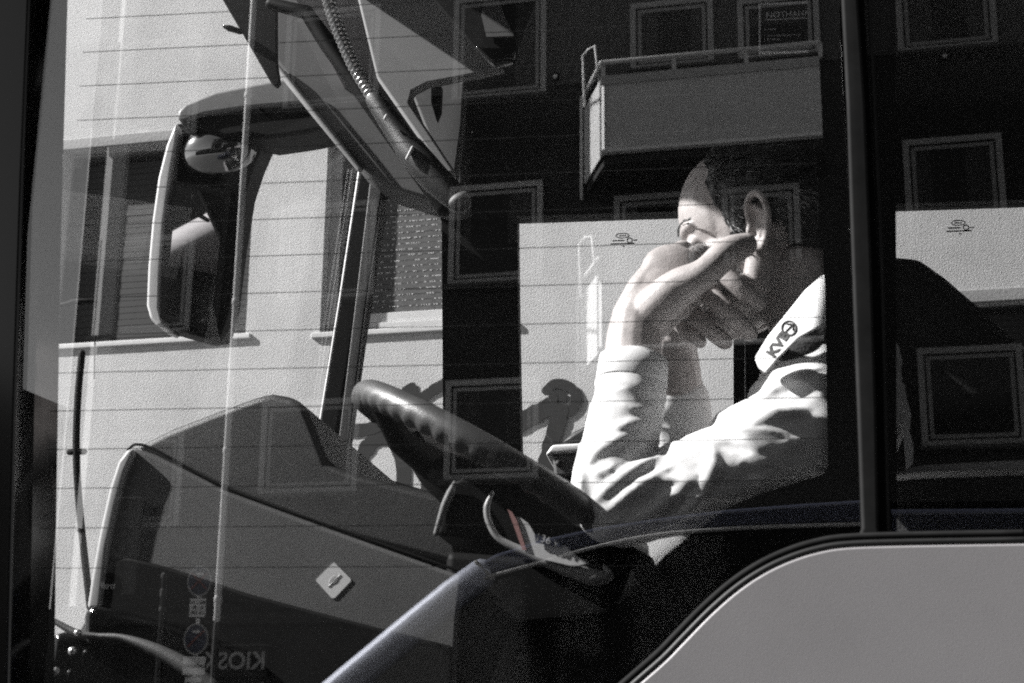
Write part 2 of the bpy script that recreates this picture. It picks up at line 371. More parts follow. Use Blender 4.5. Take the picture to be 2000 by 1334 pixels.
def balcony(pxl, t_l, b_l, pxr, t_r, b_r, pxw, t_w, b_w, bandm, railm, panelm):
    o = empty('balcony', (0, 0, 0), rb); W = 1.15
    uf, zt = ref(pxl, t_l, W); _, zb = ref(pxl, b_l, W); ur, _ = ref(pxr, t_r, W)
    uw, _ = ref(pxw, b_w, 0); rail = ref(1170, t_l - 27, W)[1]
    MB().box((uf + .004, W - 0.05, zb + 0.05), (ur, W, zt - 0.14)).build('front_panel', panelm, o)
    MB().box((uf, W - 0.06, zt - 0.138), (ur, W + 0.03, zt)).build('front_band', bandm, o)
    MB().box((uf - 0.02, W - 0.07, zb), (ur, W + 0.05, zb + 0.045)).build('bottom_edge', 'white', o)
    MB().prism([(uf, W, zb - .02), (uw, 0.03, zb - .02), (uw, 0.03, zt), (uf, W, zt)], (0.04, 0.03, 0)).build('end_panel', 'white', o)
    MB().prism([(uw + .03, 0.003, zb - 0.14), (uf + .03, W - .06, zb - 0.14), (ur, W - .06, zb - 0.14), (ur, 0.003, zb - 0.14)], (0, 0, 0.12)).build('slab', 'facade', o)
    MB().tube([(uw, 0.03, rail), (uf, W, rail)], 0.04, 8).build('handrail', 'white', o, True); MB().tube([(uf + .01, W, rail), (ur, W, rail)], 0.036, 8).build('handrail', railm, o, True)
    for k in range(4):
        uu = uf + 0.02 + (ur - uf) * k / 3
        MB().box((uu - .03, W - 0.045, zt), (uu + .03, W - 0.005, rail)).build('baluster', railm, o)
    MB().box((uw - 0.05, -0.0, zb - 0.25), (uw - 0.012, 0.08, rail)).build('wall_post', 'white', o)
    # drying loop on the corner
    MB().tube([(uw + .1, .5, rail - .35), (uw + .08, .5, rail + .45), (uw + .16, .5, rail + .55), (uw + .3, .7, rail + .5), (uw + .38, .7, rail - .3)], 0.018, 8).build('drying_loop', 'white', o, True)
    return o
balcony(1175, 150, 300, 1600, 112, 262, 1141, 168, 325, 'facade3', 'balc', 'balc')
balcony(1170, 532, 685, 1602, 495, 650, 1134, 548, 704, 'facade2', 'facade', 'facade2')
# downpipe, lit by the sun
PW = 0.85
pz0 = ref(425, 1210, PW)[1]; pu = ref(460, 600, PW)[0]
dp = empty('downpipe', (0, 0, 0), rb)
MB().tube([(pu, PW, pz0), (pu, PW, HB)], 0.050, 12).build('pipe', 'white', dp, True)
MB().tube([(pu, PW, 0.1), (pu, PW, pz0 - .07)], 0.045, 12).build('standpipe', 'brick', dp, True)
for py in (-200, 190, 590, 880, 1170):
    z = ref(450, py, PW)[1]; MB().tube([(pu, PW, z - .02), (pu, PW, z + .02)], 0.060, 12).build('clamp', 'white', dp, True); MB().box((pu - .02, 0.0, z - .015), (pu + .02, PW - .04, z + .015)).build('bracket', 'black', dp)
# sunlit splayed bay at the left end
ub0 = ref(128, 600, 0)[0]; ub1 = ref(196, 600, .12)[0]; ub2 = ref(222, 600, .12)[0]; bz = ref(160, 1185)[1]
bay = empty('bay', (0, 0, 0), rb)
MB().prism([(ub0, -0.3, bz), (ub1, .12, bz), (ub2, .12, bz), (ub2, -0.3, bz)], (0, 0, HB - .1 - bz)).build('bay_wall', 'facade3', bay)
# shop lettering
u, z = ref(452, 1290, .12); kz0 = ref(452, 1322, .12)[1]; kz1 = ref(452, 1262, .12)[1]; ku0 = ref(395, 1290, .1)[0]; ku1 = ref(522, 1290, .1)[0]
ks = empty('kiosk_sign', (0, 0, 0), rb)
rbox('board', ku0, ku1, kz0, kz1, 0.0, 0.10, 'facade', 0.01, ks); rbox('edge', ku0 - .03, ku1 + .03, kz1, kz1 + .03, 0.0, 0.13, 'facade2', 0, ks)
text('lettering', 'KIOSK', 0.34, (-1, 0, 0), (0, 0, 1), ((ku0 + ku1) / 2, 0.105, (kz0 + kz1) / 2), 'facade3', ks, 0.008)
# tall hanging sign
hs = empty('lottery_sign', (0, 0, 0), rb)
hu0, hz1 = ref(216, 972, .5); hu1, hz0 = ref(262, 1160, .5)
rbox('board', hu0, hu1, hz0, hz1, 0.42, 0.5, 'facade2', 0.01, hs)
for ch, py in (('I', 988), (':', 1016), ('O', 1043), ('O', 1070), ('I', 1106)):
    zz = ref(240, py, .5)[1]; text('letter', ch, 0.26, (-1, 0, 0), (0, 0, 1), ((hu0 + hu1) / 2, 0.503, zz), 'ink', hs, 0.014)
zz = ref(222, 1145, .5)[1]; uu = ref(214, 1145, .5)[0]
MB().tube([(uu, 0.51, zz), (uu, 0.55, zz)], 0.20, 24, cap=False).build('emblem', 'black', hs); text('letter', 'treff', 0.14, (-1, 0, 0), (0, 0, 1), (uu, 0.553, zz), 'white', hs)
rbox('bracket', hu0 - .02, hu1, hz1 - .12, hz1 - .06, 0.0, 0.42, 'black', 0, hs)
# left neighbour: lower dark house far down the street
nb = empty('corner_house', BP + BU * (uL - 9.5) + BN * -1.0); nb.matrix_world = Matrix(((BU.x, BN.x, 0, nb.location.x), (BU.y, BN.y, 0, nb.location.y), (0, 0, 1, 0), (0, 0, 0, 1)))
tag(nb, 'lower dark house left of the apartment block at the edge of the bus glass', 'building')
MB().box((-14, -8, 0), (7.5, 0, 7.0)).build('wall', 'brick', nb); MB().box((-14.2, -8.2, 7.0), (7.7, 0.3, 7.3)).build('roof', 'facade', nb)
for i in range(6):
    for j in range(2):
        x = -12.5 + i * 3.3; zz = 1.4 + j * 2.9; MB().box((x, 0.003, zz), (x + 1.3, 0.04, zz + 1.6)).build('window', 'dglass', nb)

# ------------------------------------------------------------------ street furniture on the opposite pavement
VS = VP - VN * 3.2                                          # sign post plane, in front of the facade
def sref(px, py): return mir(plane_hit(px, py, VS, VN))
def swidth(p): return p
sp = empty('traffic_sign_post', sref(383, 1240)); sp.location.z = 0.12
tag(sp, 'sign post with two round no stopping signs and loading zone plates mirrored at lower left', 'sign')
base = sp.location.copy()
def sloc(px, py): return sref(px, py) - base
cx = 0.0
MB().tube([(0, -0.05, 0), (0, -0.05, sloc(383, 1110).z)], 0.03, 12).build('post', 'metal', sp, True)
TXR, TXU = (-1, 0, 0), (0, 0, 1)
def disc(name, px, py, rx, rz, y, m, par):
    c = sloc(px, py); s_ = F_PX / ((VS - CAM).dot(FW)) 
    pts = [(rx / s_ * math.cos(t), y, c.z + rz / s_ * math.sin(t)) for t in [2 * math.pi * i / 32 for i in range(32)]]
    return MB().prism(pts, (0, 0.006, 0)).build(name, m, par)
def plate(px, py, hw, hh, y, m, par, name='plate'):
    c = sloc(px, py); s_ = F_PX / ((VS - CAM).dot(FW)); a, b = hw / s_, hh / s_
    return MB().box((-a, y, c.z - b), (a, y + 0.006, c.z + b)).build(name, m, par)
for (py, mid) in ((1135, True), (1248, False)):
    d_ = disc('sign_disc', 383, py, 27, 33, 0.0, 'facade3', sp); disc('sign_face', 383, py, 23.3, 29.3, 0.0065, 'signblue', sp)
    c = sloc(383, py); s_ = F_PX / ((VS - CAM).dot(FW))
    for sgn in ((1, -1) if mid else (1,)):
        a = 17 / s_; t_ = 3 / s_
        MB().prism([(-a - t_, 0.013, c.z - a * sgn), (-a + t_, 0.013, c.z - a * sgn), (a + t_, 0.013, c.z + a * sgn), (a - t_, 0.013, c.z + a * sgn)], (0, 0.003 + 0.002 * (sgn > 0), 0)).build('bar', 'signred', sp)
    az = c.z + 15 / s_; q = 8 / s_
    MB().box((-q, 0.019, az - .012), (q, 0.022, az + .012)).build('arrow_shaft', 'white', sp)
    MB().prism([(q * 1.15, .019, az), (q * .4, .019, az + q * .55), (q * .4, .019, az + q * .25), (q * .75, .019, az), (q * .4, .019, az - q * .25), (q * .4, .019, az - q * .55)], (0, .0035, 0)).build('arrow_head', 'white', sp)
for (py, hw, hh, lines, sz) in ((1187, 19, 21, ('Mo - Fr', '6 - 9h', '15-18h'), 0.062), (1300, 26, 20, ('Ladezone',), 0.078), (1341, 19, 20, ('Mo - Fr', '9 - 15h'), 0.062)):
    plate(383, py, hw, hh, 0.0, 'ink', sp); plate(383, py, hw - 1.5, hh - 1.5, 0.0065, 'white', sp, 'plate_face')
    c = sloc(383, py)
    for i, ln in enumerate(lines): text('lettering', ln, sz, TXR, TXU, (0, 0.0135, c.z - (i - (len(lines) - 1) / 2) * sz * 1.0), 'ink', sp, 0.002)
bo = sref(318, 1190); bp = empty('ringed_post', (bo.x, bo.y, 0.12)); tag(bp, 'slim dark ringed post beside the mirrored traffic signs', 'post')
zt_ = sref(318, 1122).z - 0.12
MB().tube([(0, 0, 0), (0, 0, zt_)], 0.045, 12).build('shaft', 'blackgloss', bp, True)
for py in (1125, 1155, 1161, 1190): MB().tube([(0, 0, sref(318, py).z - .12 - .012), (0, 0, sref(318, py).z - .12 + .012)], 0.050, 12).build('ring', 'facade2', bp, True)

# ------------------------------------------------------------------ van on the road behind the photographer, mirrored along the lower glass
VY = 2.75
def vp(px, py): q = at(px, py, VY); return Vector((q.x, -VY, q.z))
vroof = [vp(*p) for p in ((500, 1428), (620, 1336), (760, 1222), (890, 1128), (965, 1082), (1060, 1052), (1160, 1030), (1290, 1010), (1420, 994), (1560, 983), (1700, 974))]
vlow = [vp(*p) for p in ((620, 1420), (715, 1334), (880, 1148), (960, 1122), (1050, 1097), (1160, 1066), (1280, 1042), (1420, 1030), (1560, 1024), (1690, 1021))]
van = empty('blue_van', (vroof[5].x, -VY - 0.9, 0.0)); tag(van, 'dark blue van whose roof edge is mirrored as a curved strip across the lower glass', 'van')
vb = van.location.copy(); lo = lambda v: v - vb
xr, xf = vroof[-1].x + 1.9, vroof[0].x - 0.75
zt = vroof[-1].z
body_top = [lo(v) for v in vroof] + [lo(Vector((xr - .1, -VY, zt + .02))), lo(Vector((xr, -VY, zt - .15)))]
belt = lo(vlow[0]).z
ring = body_top + [lo(Vector((xr, -VY, .4))), lo(Vector((xf, -VY, .4))), lo(Vector((xf - .05, -VY, .8))), lo(Vector((xf + .1, -VY, body_top[0].z + vb.z - .18)))]
# shell: roof and pillar strip follow the outline, side below the belt
strip = [lo(v) for v in vroof[3:]] + list(reversed([lo(v) for v in vlow[2:]]))
MB().prism(strip, (0, -0.06, 0)).build('roof_rail', 'van', van, bevel=0.014, seg=3)
MB().tube([lo(vp(*p)) + Vector((0, -.03, 0)) for p in ((520, 1462), (668, 1336), (800, 1226), (880, 1160), (938, 1118))], [.046, .046, .046, .045, .043], 20).build('windscreen_post', 'van_skylit', van, True)
MB().tube(catmull([lo(v) + Vector((0, .002, -.004)) for v in vlow[2:]], 4), .006, 8).build('window_trim', 'facade3', van, True)
MB().tube([lo(vp(930, 1098)) + Vector((0, .004, 0)), lo(vp(962, 1130)) + Vector((0, .004, 0))], .006, 8).build('joint', 'facade3', van, True)
top = [lo(v) for v in vroof] + [lo(Vector((xr, -VY, zt)))]
roofm = MB(); n = len(top)
roofm.add([p + Vector((0, -0.03, -0.004)) for p in top[4:]] + [p + Vector((0, -1.75, -0.004)) for p in top[4:]], [(i, i + 1, len(top[4:]) + i + 1, len(top[4:]) + i) for i in range(len(top[4:]) - 1)])
roofm.build('roof', 'van', van, True)
wm = MB(); wm.add([top[0] + Vector((0, -.05, -.01)), top[4] + Vector((0, -.05, -.01)), top[4] + Vector((0, -1.73, -.01)), top[0] + Vector((0, -1.73, -.01))], [(0, 1, 2, 3)]); wm.build('windscreen', 'dglass', van)
lowb = [lo(v) for v in vlow]
side = [lowb[0], lowb[-1] + Vector((0, 0, -.45))]
MB().prism([lowb[0] + Vector((.03, -.03, .01))] + [p + Vector((0, -.03, .01)) for p in lowb[1:]] + [lowb[-1] + Vector((0, -.03, -.52)), lowb[0] + Vector((.1, -.03, -.05))], (0, -0.01, 0)).build('side_window', 'dglass', van)
MB().prism([lo(vroof[0]) + Vector((0, 0, -.02)), lowb[0] + Vector((.05, 0, -.03)), lowb[-1] + Vector((0, 0, -.5)), Vector((xr - vb.x, VY * 0 + lowb[-1].y, lowb[-1].z - .5)), Vector((xr - vb.x, lowb[-1].y, .35)), Vector((xf - vb.x, lowb[-1].y, .35)), Vector((xf - vb.x - .05, lowb[-1].y, .75)), Vector((xf - vb.x + .12, lowb[-1].y, lo(vroof[0]).z - .14))], (0, -1.78, 0)).build('body', 'van', van, bevel=0.04, seg=3)
MB().prism([lowb[-1] + Vector((0.0, 0, 0.04)), Vector((xr - vb.x, lowb[-1].y, lowb[-1].z + .04)), Vector((xr - vb.x, lowb[-1].y, lowb[-1].z - .498)), lowb[-1] + Vector((0, 0, -.498))], (0, -1.78, 0)).build('rear_body', 'van', van, bevel=0.02)
for x in (xf + .65, xr - .75):
    for y in (-.02, -1.56):
        c = Vector((x - vb.x, lowb[-1].y + y, 0.33)); wv = MB().tube([c, c + Vector((0, -.2, 0))], 0.33, 28, cap=False).build('wheel', 'tyre', van, bevel=.02)
        MB().tube([c + Vector((0, .004, 0)), c + Vector((0, -.204, 0))], 0.2, 20, cap=False).build('rim', 'metal', wv)

# ------------------------------------------------------------------ the bus
bus = empty('city_bus', (0.5, 1.25, 0)); BO = bus.location.copy()
tag(bus, 'silver city bus filling the frame with its driver cab behind the side window', 'bus')
def sub(name, parent=None, loc=(0, 0, 0)): return empty(name, loc, parent or bus)
INV = Matrix.Translation(-BO)
def put(o):                                                # geometry is written in world units; bring it under the bus
    o.data.transform(INV); return o
def bprism(name, Y, pts, thick, m, parent=None, bevel=0.0, seg=2):
    o = MB().prism(P(Y, *pts), (0, thick, 0)).build(name, m, parent or bus, bevel=bevel, seg=seg); return put(o)
def btube(name, Y, pts, rad, m, parent=None, seg=12, smooth=True, sub_n=0, cap=True):
    pp = [at(*p, Y) if len(p) == 2 else at(*p) for p in pts]
    if sub_n: pp = catmull(pp, sub_n)
    return put(MB().tube(pp, rad, seg, cap).build(name, m, parent or bus, smooth))
# outer skin: gray panel under the rear window, curved up from the driver's window
curve = [(1250, 1334), (1300, 1290), (1335, 1254), (1389, 1199), (1442, 1153), (1495, 1118), (1549, 1093), (1602, 1077), (1655, 1069), (1762, 1065), (2000, 1061)]
cpts = [at(x, y, -0.012) for x, y in curve]
cs = catmull(cpts, 6)
zr = cs[-1].z
lowf = [at(1130, 1440, -.012), at(950, 1590, -.012), at(700, 1760, -.012)]
XF = -0.93
panel = list(reversed(lowf)) + cs + [Vector((7.0, -.012, zr)), Vector((7.0, -.012, .38)), Vector((XF + .02, -.012, .38)), Vector((XF + .02, -.012, lowf[-1].z))]
put(MB().prism(panel, (0, 0.03, 0)).build('body_panel', 'paint', bus, bevel=0.0025, seg=2))
seal = [v + Vector((0, 0.004, 0)) for v in cs]
def offset_path(pts, d):
    out = []
    for i, p in enumerate(pts):
        t = pts[min(i + 1, len(pts) - 1)] - pts[max(i - 1, 0)]; nn = Vector((-t.z, 0, t.x)).normalized(); out.append(p + nn * d)
    return out
s1 = offset_path(lowf[::-1] + cs, 0.0035); s2 = offset_path(lowf[::-1] + cs, 0.010)
put(MB().tube([v + Vector((0, .004, 0)) for v in s1], 0.0032, 8).build('window_seal', 'rubber', bus, True)); put(MB().tube([v + Vector((0, .006, 0)) for v in s2], 0.0036, 8).build('window_seal', 'rubber2', bus, True))
# driver window: pane, printed border, dots, heating wires
dwn = sub('driver_window')
pl, pr = at(40, 600, 0).x, at(1668, 600, 0).x; ztop = 2.86; zbot = at(600, 1560, 0).z
put(MB().box((pl, 0.0, zbot), (pr, 0.005, ztop)).build('pane', 'pane', dwn))
fr = [(1577, -420), (1577, 0), (1579, 120), (1600, 400), (1612, 560), (1616, 800), (1618, 905), (1612, 924), (1590, 934), (1549, 945), (1478, 968), (1424, 992), (1371, 1030), (1300, 1085), (1230, 1160), (1130, 1262), (1065, 1334), (980, 1430), (900, 1560)]
inner = [at(x, y, 0.007) for x, y in fr]
outer_r = Vector((pr, 0.007, ztop)); outer_b = Vector((pr, .007, zbot))
put(MB().prism([Vector((inner[0].x, .007, ztop))] + inner + [Vector((inner[-1].x, .007, zbot)), outer_b, outer_r], (0, 0.002, 0)).build('printed_border', 'frit', dwn))
dots = MB(); ip = catmull(inner[3:17], 60); sp_ = 0.0026; walk = [ip[0]]; rest = 0.0
for i in range(1, len(ip)):
    seg_ = ip[i] - ip[i - 1]; L_ = seg_.length; d0 = sp_ - rest
    while d0 <= L_: walk.append(ip[i - 1] + seg_ * (d0 / L_)); d0 += sp_
    rest = L_ - (d0 - sp_)
for i in range(1, len(walk) - 1):
    t = (walk[i + 1] - walk[i - 1]).normalized(); nn = Vector((t.z, 0, -t.x))
    for k in range(7):
        r = 0.00125 * (1 - k / 7.6); c = walk[i] + nn * (0.0002 + k * 0.0023) + t * (sp_ / 2 * (k % 2))
        dots.add([c + Vector((r * math.cos(q), 0, r * math.sin(q))) for q in [math.pi * j / 3 for j in range(6)]], [tuple(range(6))])
d_ = put(dots.build('printed_dots', 'frit', dwn)); d_['kind'] = 'stuff'
z0_, z1_ = at(150, 37, .0075).z, at(150, 877, .0075).z; step = (z0_ - z1_) / 12
wl = Vector((at(110, 600, 0).x, 0, 0)).x; wr = at(1606, 500, 0).x
wmesh = MB().box((wl, -0.0003, -0.00035), (wr, 0.0003, 0.00035)).mesh('heating_wire'); wmesh.materials.append(M['ink'])
for k in range(-8, 16):
    zz = z0_ - k * step
    if zz > ztop - .02: continue
    o = bpy.data.objects.new('heating_wire', wmesh); COL.objects.link(o); o.parent = dwn; o.location = Vector((0, .0085, zz)) - BO
# pillar between the two panes and rear pane
pil = sub('window_pillar')
bprism('pillar_core', 0.012, [(1640, -500), (1775, -500), (1748, 0), (1750, 500), (1752, 1075), (1640, 1075)], 0.08, 'black', pil)
bprism('rubber_strip', -0.006, [(1628, -500), (1642, -60), (1655, 200), (1665, 500), (1676, 800), (1684, 1030), (1676, 1052), (1722, 1052), (1716, 1030), (1712, 800), (1702, 500), (1690, 200), (1672, -60), (1650, -500)], 0.016, 'rubber2', pil, bevel=0.003)
btube('edge_bead', -0.002, [(1690, -400), (1700, 20), (1722, 500), (1736, 1050)], 0.0016, 'rubber2', pil, 8)
rw = sub('rear_window')
xr0 = at(1715, 500, 0).x
put(MB().box((xr0, 0.001, at(1900, 1068, 0).z), (2.2, 0.006, ztop)).build('pane', 'tinted', rw))
put(MB().box((2.2, -0.004, at(1900, 1068, 0).z), (2.34, 0.08, ztop)).build('pillar', 'black', rw))
put(MB().box((2.34, 0.001, at(1900, 1068, 0).z), (6.9, 0.006, ztop)).build('pane', 'tinted', rw))
bprism('inner_rail', 0.06, [(1752, 922), (1800, 908), (2400, 878), (2400, 902), (1800, 922), (1752, 927)], 0.04, 'trim', rw, bevel=0.004)
# roof, ceiling, far structure
put(MB().box((XF, 0.0, ztop), (7.0, 0.06, 3.12)).build('roof_edge', 'paint', bus)); put(MB().box((XF - .03, -.005, 3.1), (7.0, 2.5, 3.2)).build('roof', 'paint', bus, bevel=.04))
put(MB().box((-0.62, 0.06, 3.03), (6.9, 2.44, 3.09)).build('ceiling', 'ceil', bus))
put(MB().box((XF, 0.062, 2.79), (XF + .3, 0.9, 3.098)).build('shade_header', 'ceil', bus))  # added out of view, its height set to shade the driver's forehead
put(MB().box((XF, 0.02, 0.34), (7.0, 2.46, 0.42)).build('floor', 'black', bus))
put(MB().box((-0.1, 0.05, 0.42), (1.8, 1.15, 0.85)).build('driver_platform', 'black', bus))
put(MB().box((XF - .06, 0.0, 0.38), (XF, 2.46, 1.25)).build('front_panel', 'paint', bus, bevel=.03))
put(MB().box((6.95, .0, .38), (7.0, 2.46, 3.1)).build('rear_wall', 'black', bus))
YF = 2.40
put(MB().box((XF + .1, YF + .02, .42), (7.0, YF + .06, at(1200, 1010, YF).z - .25)).build('far_side_panel', 'black', bus))
bprism('door_post', YF, [(862, 380), (1010, 380), (1012, 600), (1020, 1010), (1024, 1500), (868, 1500), (866, 950)], 0.05, 'black')
bprism('door_post', YF, [(1432, 380), (1520, 380), (1700, 380), (1748, 380), (1752, 700), (1756, 1500), (1436, 1500), (1433, 800)], 0.05, 'black')
btube('post_edge', YF - .004, [(1455, 640), (1457, 900)], 0.002, 'trim', None, 8)
zh = at(1200, 419, YF).z
put(MB().box((at(862, 400, YF).x, YF - .01, zh), (7.0, YF + .05, 3.05)).build('door_header', 'ceil', bus))
dw = sub('door_window'); zbt = at(1200, 1010, YF).z - .3
put(MB().box((at(1011, 600, YF).x, YF + .02, zbt), (at(1432, 600, YF).x, YF + .026, zh)).build('pane', 'clear', dw))
sw = sub('side_window')
put(MB().box((at(1749, 600, YF).x, YF + .02, zbt), (6.9, YF + .026, zh)).build('pane', 'clear', sw))
fwn = sub('front_corner_window')
bprism('pane', YF + .02, [(740, 370), (866, 405), (872, 985), (660, 905)], 0.005, 'clear', fwn)
bprism('top_seal', YF - .006, [(738, 352), (862, 392), (866, 412), (742, 380)], 0.03, 'black', fwn, bevel=.004)
for (px, py, par) in ((1216, 466, dw), (1872, 441, sw)):   # glass stamp: oval, ring, short lines
    c = at(px, py, YF + .018); k = 1 / ppm(YF); st = sub('glass_stamp', par)
    def dash(dx, dy, hw, hh): put(MB().box((c.x + (dx - hw) * k, c.y, c.z + (-dy - hh) * k), (c.x + (dx + hw) * k, c.y + .0008, c.z + (-dy + hh) * k)).build('mark', 'ink', st))
    put(MB().tube([c + Vector((13 * k * math.cos(t), 0, (6 + 5 * math.sin(t)) * k)) for t in [i * math.pi / 8 for i in range(17)]], 1.1 * k, 6, False).build('oval', 'ink', st))
    put(MB().tube([c + Vector((14 * k + 5 * k * math.cos(t), 0, (-4 + 5 * math.sin(t)) * k)) for t in [i * math.pi / 8 for i in range(17)]], 1.2 * k, 6, False).build('oval', 'ink', st))
    dash(-8, 4, 12, 1.3); dash(25, 4, 4, 1.2); dash(0, 10.5, 24, 1.4); dash(2, 16, 2, 1.5); dash(0, -6, 7, 1.2)
# windscreen and far A pillar
ws = sub('windscreen')
wq = [at(30, -300, 0.12), at(640, 150, 2.36), at(600, 1000, 2.36), at(-20, 1500, 0.12)]
wq = [Vector((XF + .10, .10, 2.95)), at(700, 326, 2.36) + (at(700, 326, 2.36) - at(612, 905, 2.36)) * .08, at(612, 905, 2.36) - (at(700, 326, 2.36) - at(612, 905, 2.36)) * .6, Vector((XF - .02, .10, 1.2))]
put(MB().prism(wq, (-0.006, 0, 0)).build('pane', 'screen', ws))
ap = sub('windscreen_pillar')
bprism('pillar_core', 2.34, [(704, 328), (748, 366), (742, 420), (706, 640), (668, 912), (612, 912), (640, 700)], 0.08, 'black', ap, bevel=.006)
bprism('inner_cover', 2.325, [(722, 352), (746, 372), (712, 610), (676, 905), (655, 905), (690, 620)], 0.02, 'dash2', ap, bevel=.004)
btube('edge_highlight', 2.33, [(703, 330), (664, 590), (617, 880)], 0.0045, 'white', ap)  # white bead stands for the highlight along the pillar edge
# overhead lining at the front
oh = sub('overhead_console')
bprism('lining_panel', 2.20, [(538, -300), (538, 118), (622, 226), (704, 328), (752, 362), (862, 396), (905, 392), (908, -300)], 0.15, 'lining', oh, bevel=.01)
btube('lower_edge', 2.19, [(538, 128), (622, 232), (703, 330)], 0.009, 'trim', oh)
btube('lower_edge', 2.18, [(556, 140), (632, 232), (706, 326)], 0.003, 'black', oh)
bprism('lit_panel', 1.35, [(660, -160), (720, -160), (985, 134), (905, 150), (835, 163), (806, 178), (800, 200), (890, 336), (868, 340), (735, 150)], 0.03, 'lining2', oh, bevel=.006)  # paler lining colour stands for light falling on this panel
bprism('side_cover', 1.42, [(795, 160), (908, 158), (904, 240), (890, 345), (850, 300)], 0.04, 'lining', oh, bevel=.006)
bprism('speaker_grille', 1.39, [(842, 172), (862, 168), (860, 215), (852, 234), (842, 200)], 0.02, 'black', oh)
btube('roller_arm', 1.2, [(530, 8), (598, 24), (640, 85), (868, 405)], [0.012, 0.015, 0.018, 0.018], 'black', oh)
sv = sub('sun_visor')
bprism('blade', 1.0, [(745, -120), (1090, -120), (1012, 92), (1000, 112), (962, 122), (925, 92)], 0.012, 'black', sv, bevel=.004)
bprism('lower_rail', 0.985, [(925, 88), (1012, 92), (1002, 114), (962, 124)], 0.03, 'blackgloss', sv, bevel=.006)
bprism('inset', 0.992, [(955, -60), (985, 30), (1004, 70), (950, 72), (940, 30)], 0.006, 'lining', sv)
sh = sub('sun_shade')
bprism('blade', 1.75, [(400, -60), (540, -60), (540, 120), (546, 160), (538, 168), (528, 160), (498, 108)], 0.02, 'black', sh, bevel=.003)
btube('peg', 1.74, [(470, 62), (448, 55), (438, 52)], [0.007, 0.008, 0.004], 'blackgloss', sh)
mc = sub('cab_microphone')
hp = catmull([at(*p, 0.9) for p in ((634, -60), (642, 0), (662, 60), (690, 125), (728, 190))], 40)
rr = []
tot = 0
for i, p in enumerate(hp):
    if i: tot += (p - hp[i - 1]).length
    rr.append(0.0105 + 0.0022 * math.sin(tot / 0.0095 * 2 * math.pi))
put(MB().tube(hp, rr, 14).build('corrugated_hose', 'metal', mc, True))
btube('handle', 0.9, [(732, 196), (760, 235), (790, 280), (800, 292), (850, 350), (896, 392)], [0.016, 0.020, 0.021, 0.026, 0.026, 0.022], 'dash2', mc, 18)
btube('clip', 0.872, [(795, 310), (806, 288)], 0.003, 'trim', mc); btube('clip', 0.872, [(752, 232), (755, 226)], 0.003, 'trim', mc)
ee = at(897, 389, 0.875); put(MB().ell(ee, ((0.017, 0, 0.010), (0, .010, 0), (-.006, 0, .009))).build('end_cap', 'dash', mc, True))
# emergency tap notice on the far header
put(MB().box((at(1618, 300, .74).x, .74, .85), (at(1660, 300, .74).x, .79, 3.03)).build('cab_post', 'black', bus))
nsn = sub('emergency_notice'); YN = .73; LM = 'white'
def nrect(x0, y0, x1, y1): return [(x0, y0), (x1, y0 - (x1 - x0) * .035), (x1, y1 - (x1 - x0) * .035), (x0, y1)]
bprism('notice_edge', YN, nrect(1482, 6, 1640, 104), 0.004, LM, nsn, bevel=.0)
bprism('notice_face', YN - .001, nrect(1486, 10, 1636, 100), 0.002, 'ink', nsn)
kk = 1 / ppm(YN); upv = (0, 0, 1)
for body, px, py, sz in (('NOTHAHN', 1496, 30, 22), ('im Notfall', 1492, 58, 7.5), ('1. Griff in Pfeilrichtung drehen', 1492, 70.5, 7.5), ('2. T\u00fcr \u00f6ffnen', 1492, 78, 7.5)):
    put(text('lettering', body, sz * kk * .80, (1, 0, 0), upv, at(px, py, YN - .003), LM, nsn, 0.0, 'LEFT', .0004))
put(MB().box((at(1496, 42, YN).x, YN - .003, at(1496, 40, YN).z - .0012), (at(1610, 42, YN).x, YN - .002, at(1496, 40, YN).z + .0006)).build('underline', LM, nsn))
# near A pillar at the left edge
nap = sub('front_pillar')
bprism('outer_post', -0.01, [(-160, -500), (70, -500), (58, 0), (44, 350), (30, 800), (16, 1400), (0, 1700), (-160, 1700)], 0.05, 'blackgloss', nap, bevel=.004)
q = [at(56, -500, .03), at(56, 1700, .03)]
gx0, gx1 = at(18, 800, .03), at(122, 800, .09)
mbq = MB().add([at(68, -500, .012), at(140, -500, .07), at(132, 0, .07), at(118, 500, .07), at(110, 1000, .07), at(102, 1700, .07), at(4, 1700, .012), at(26, 1000, .012), at(42, 500, .012), at(58, 0, .012)], [(0, 1, 2, 9), (9, 2, 3, 8), (8, 3, 4, 7), (7, 4, 5, 6)])
put(mbq.build('corner_cover', 'blackgloss', nap))
# dashboard
db = sub('dashboard')
bprism('side_panel', 0.22, [(172, 1195), (180, 1130), (196, 1040), (215, 955), (232, 902), (246, 882), (262, 874), (300, 886), (440, 958), (640, 1032), (905, 1126), (895, 1210), (880, 1500), (150, 1500), (150, 1230)], 0.75, 'dash', db, bevel=.022, seg=5)
bprism('end_strip', 0.212, [(168, 1190), (177, 1130), (193, 1040), (212, 955), (229, 902), (250, 874), (264, 880), (246, 920), (228, 985), (210, 1070), (196, 1190)], 0.5, 'trim', db, bevel=.008, seg=3)
bprism('lower_shade', 0.2145, [(212, 1092), (250, 1088), (330, 1108), (480, 1158), (700, 1216), (884, 1262), (878, 1500), (150, 1500), (166, 1240), (200, 1190)], 0.02, 'black', db, bevel=.004)  # black sheet stands for the shade low on the dash side
btube('edge_trim', 0.235, [(250, 878), (268, 868), (310, 882), (440, 952), (640, 1026), (905, 1118)], 0.0018, 'black', db, sub_n=8)
bprism('instrument_hood', 0.42, [(262, 872), (330, 838), (420, 803), (500, 774), (530, 767), (572, 774), (596, 793), (612, 830), (640, 902), (700, 925), (880, 970), (905, 1110), (640, 1040), (440, 962), (300, 892)], 0.8, 'dash2', db, bevel=.03, seg=5)
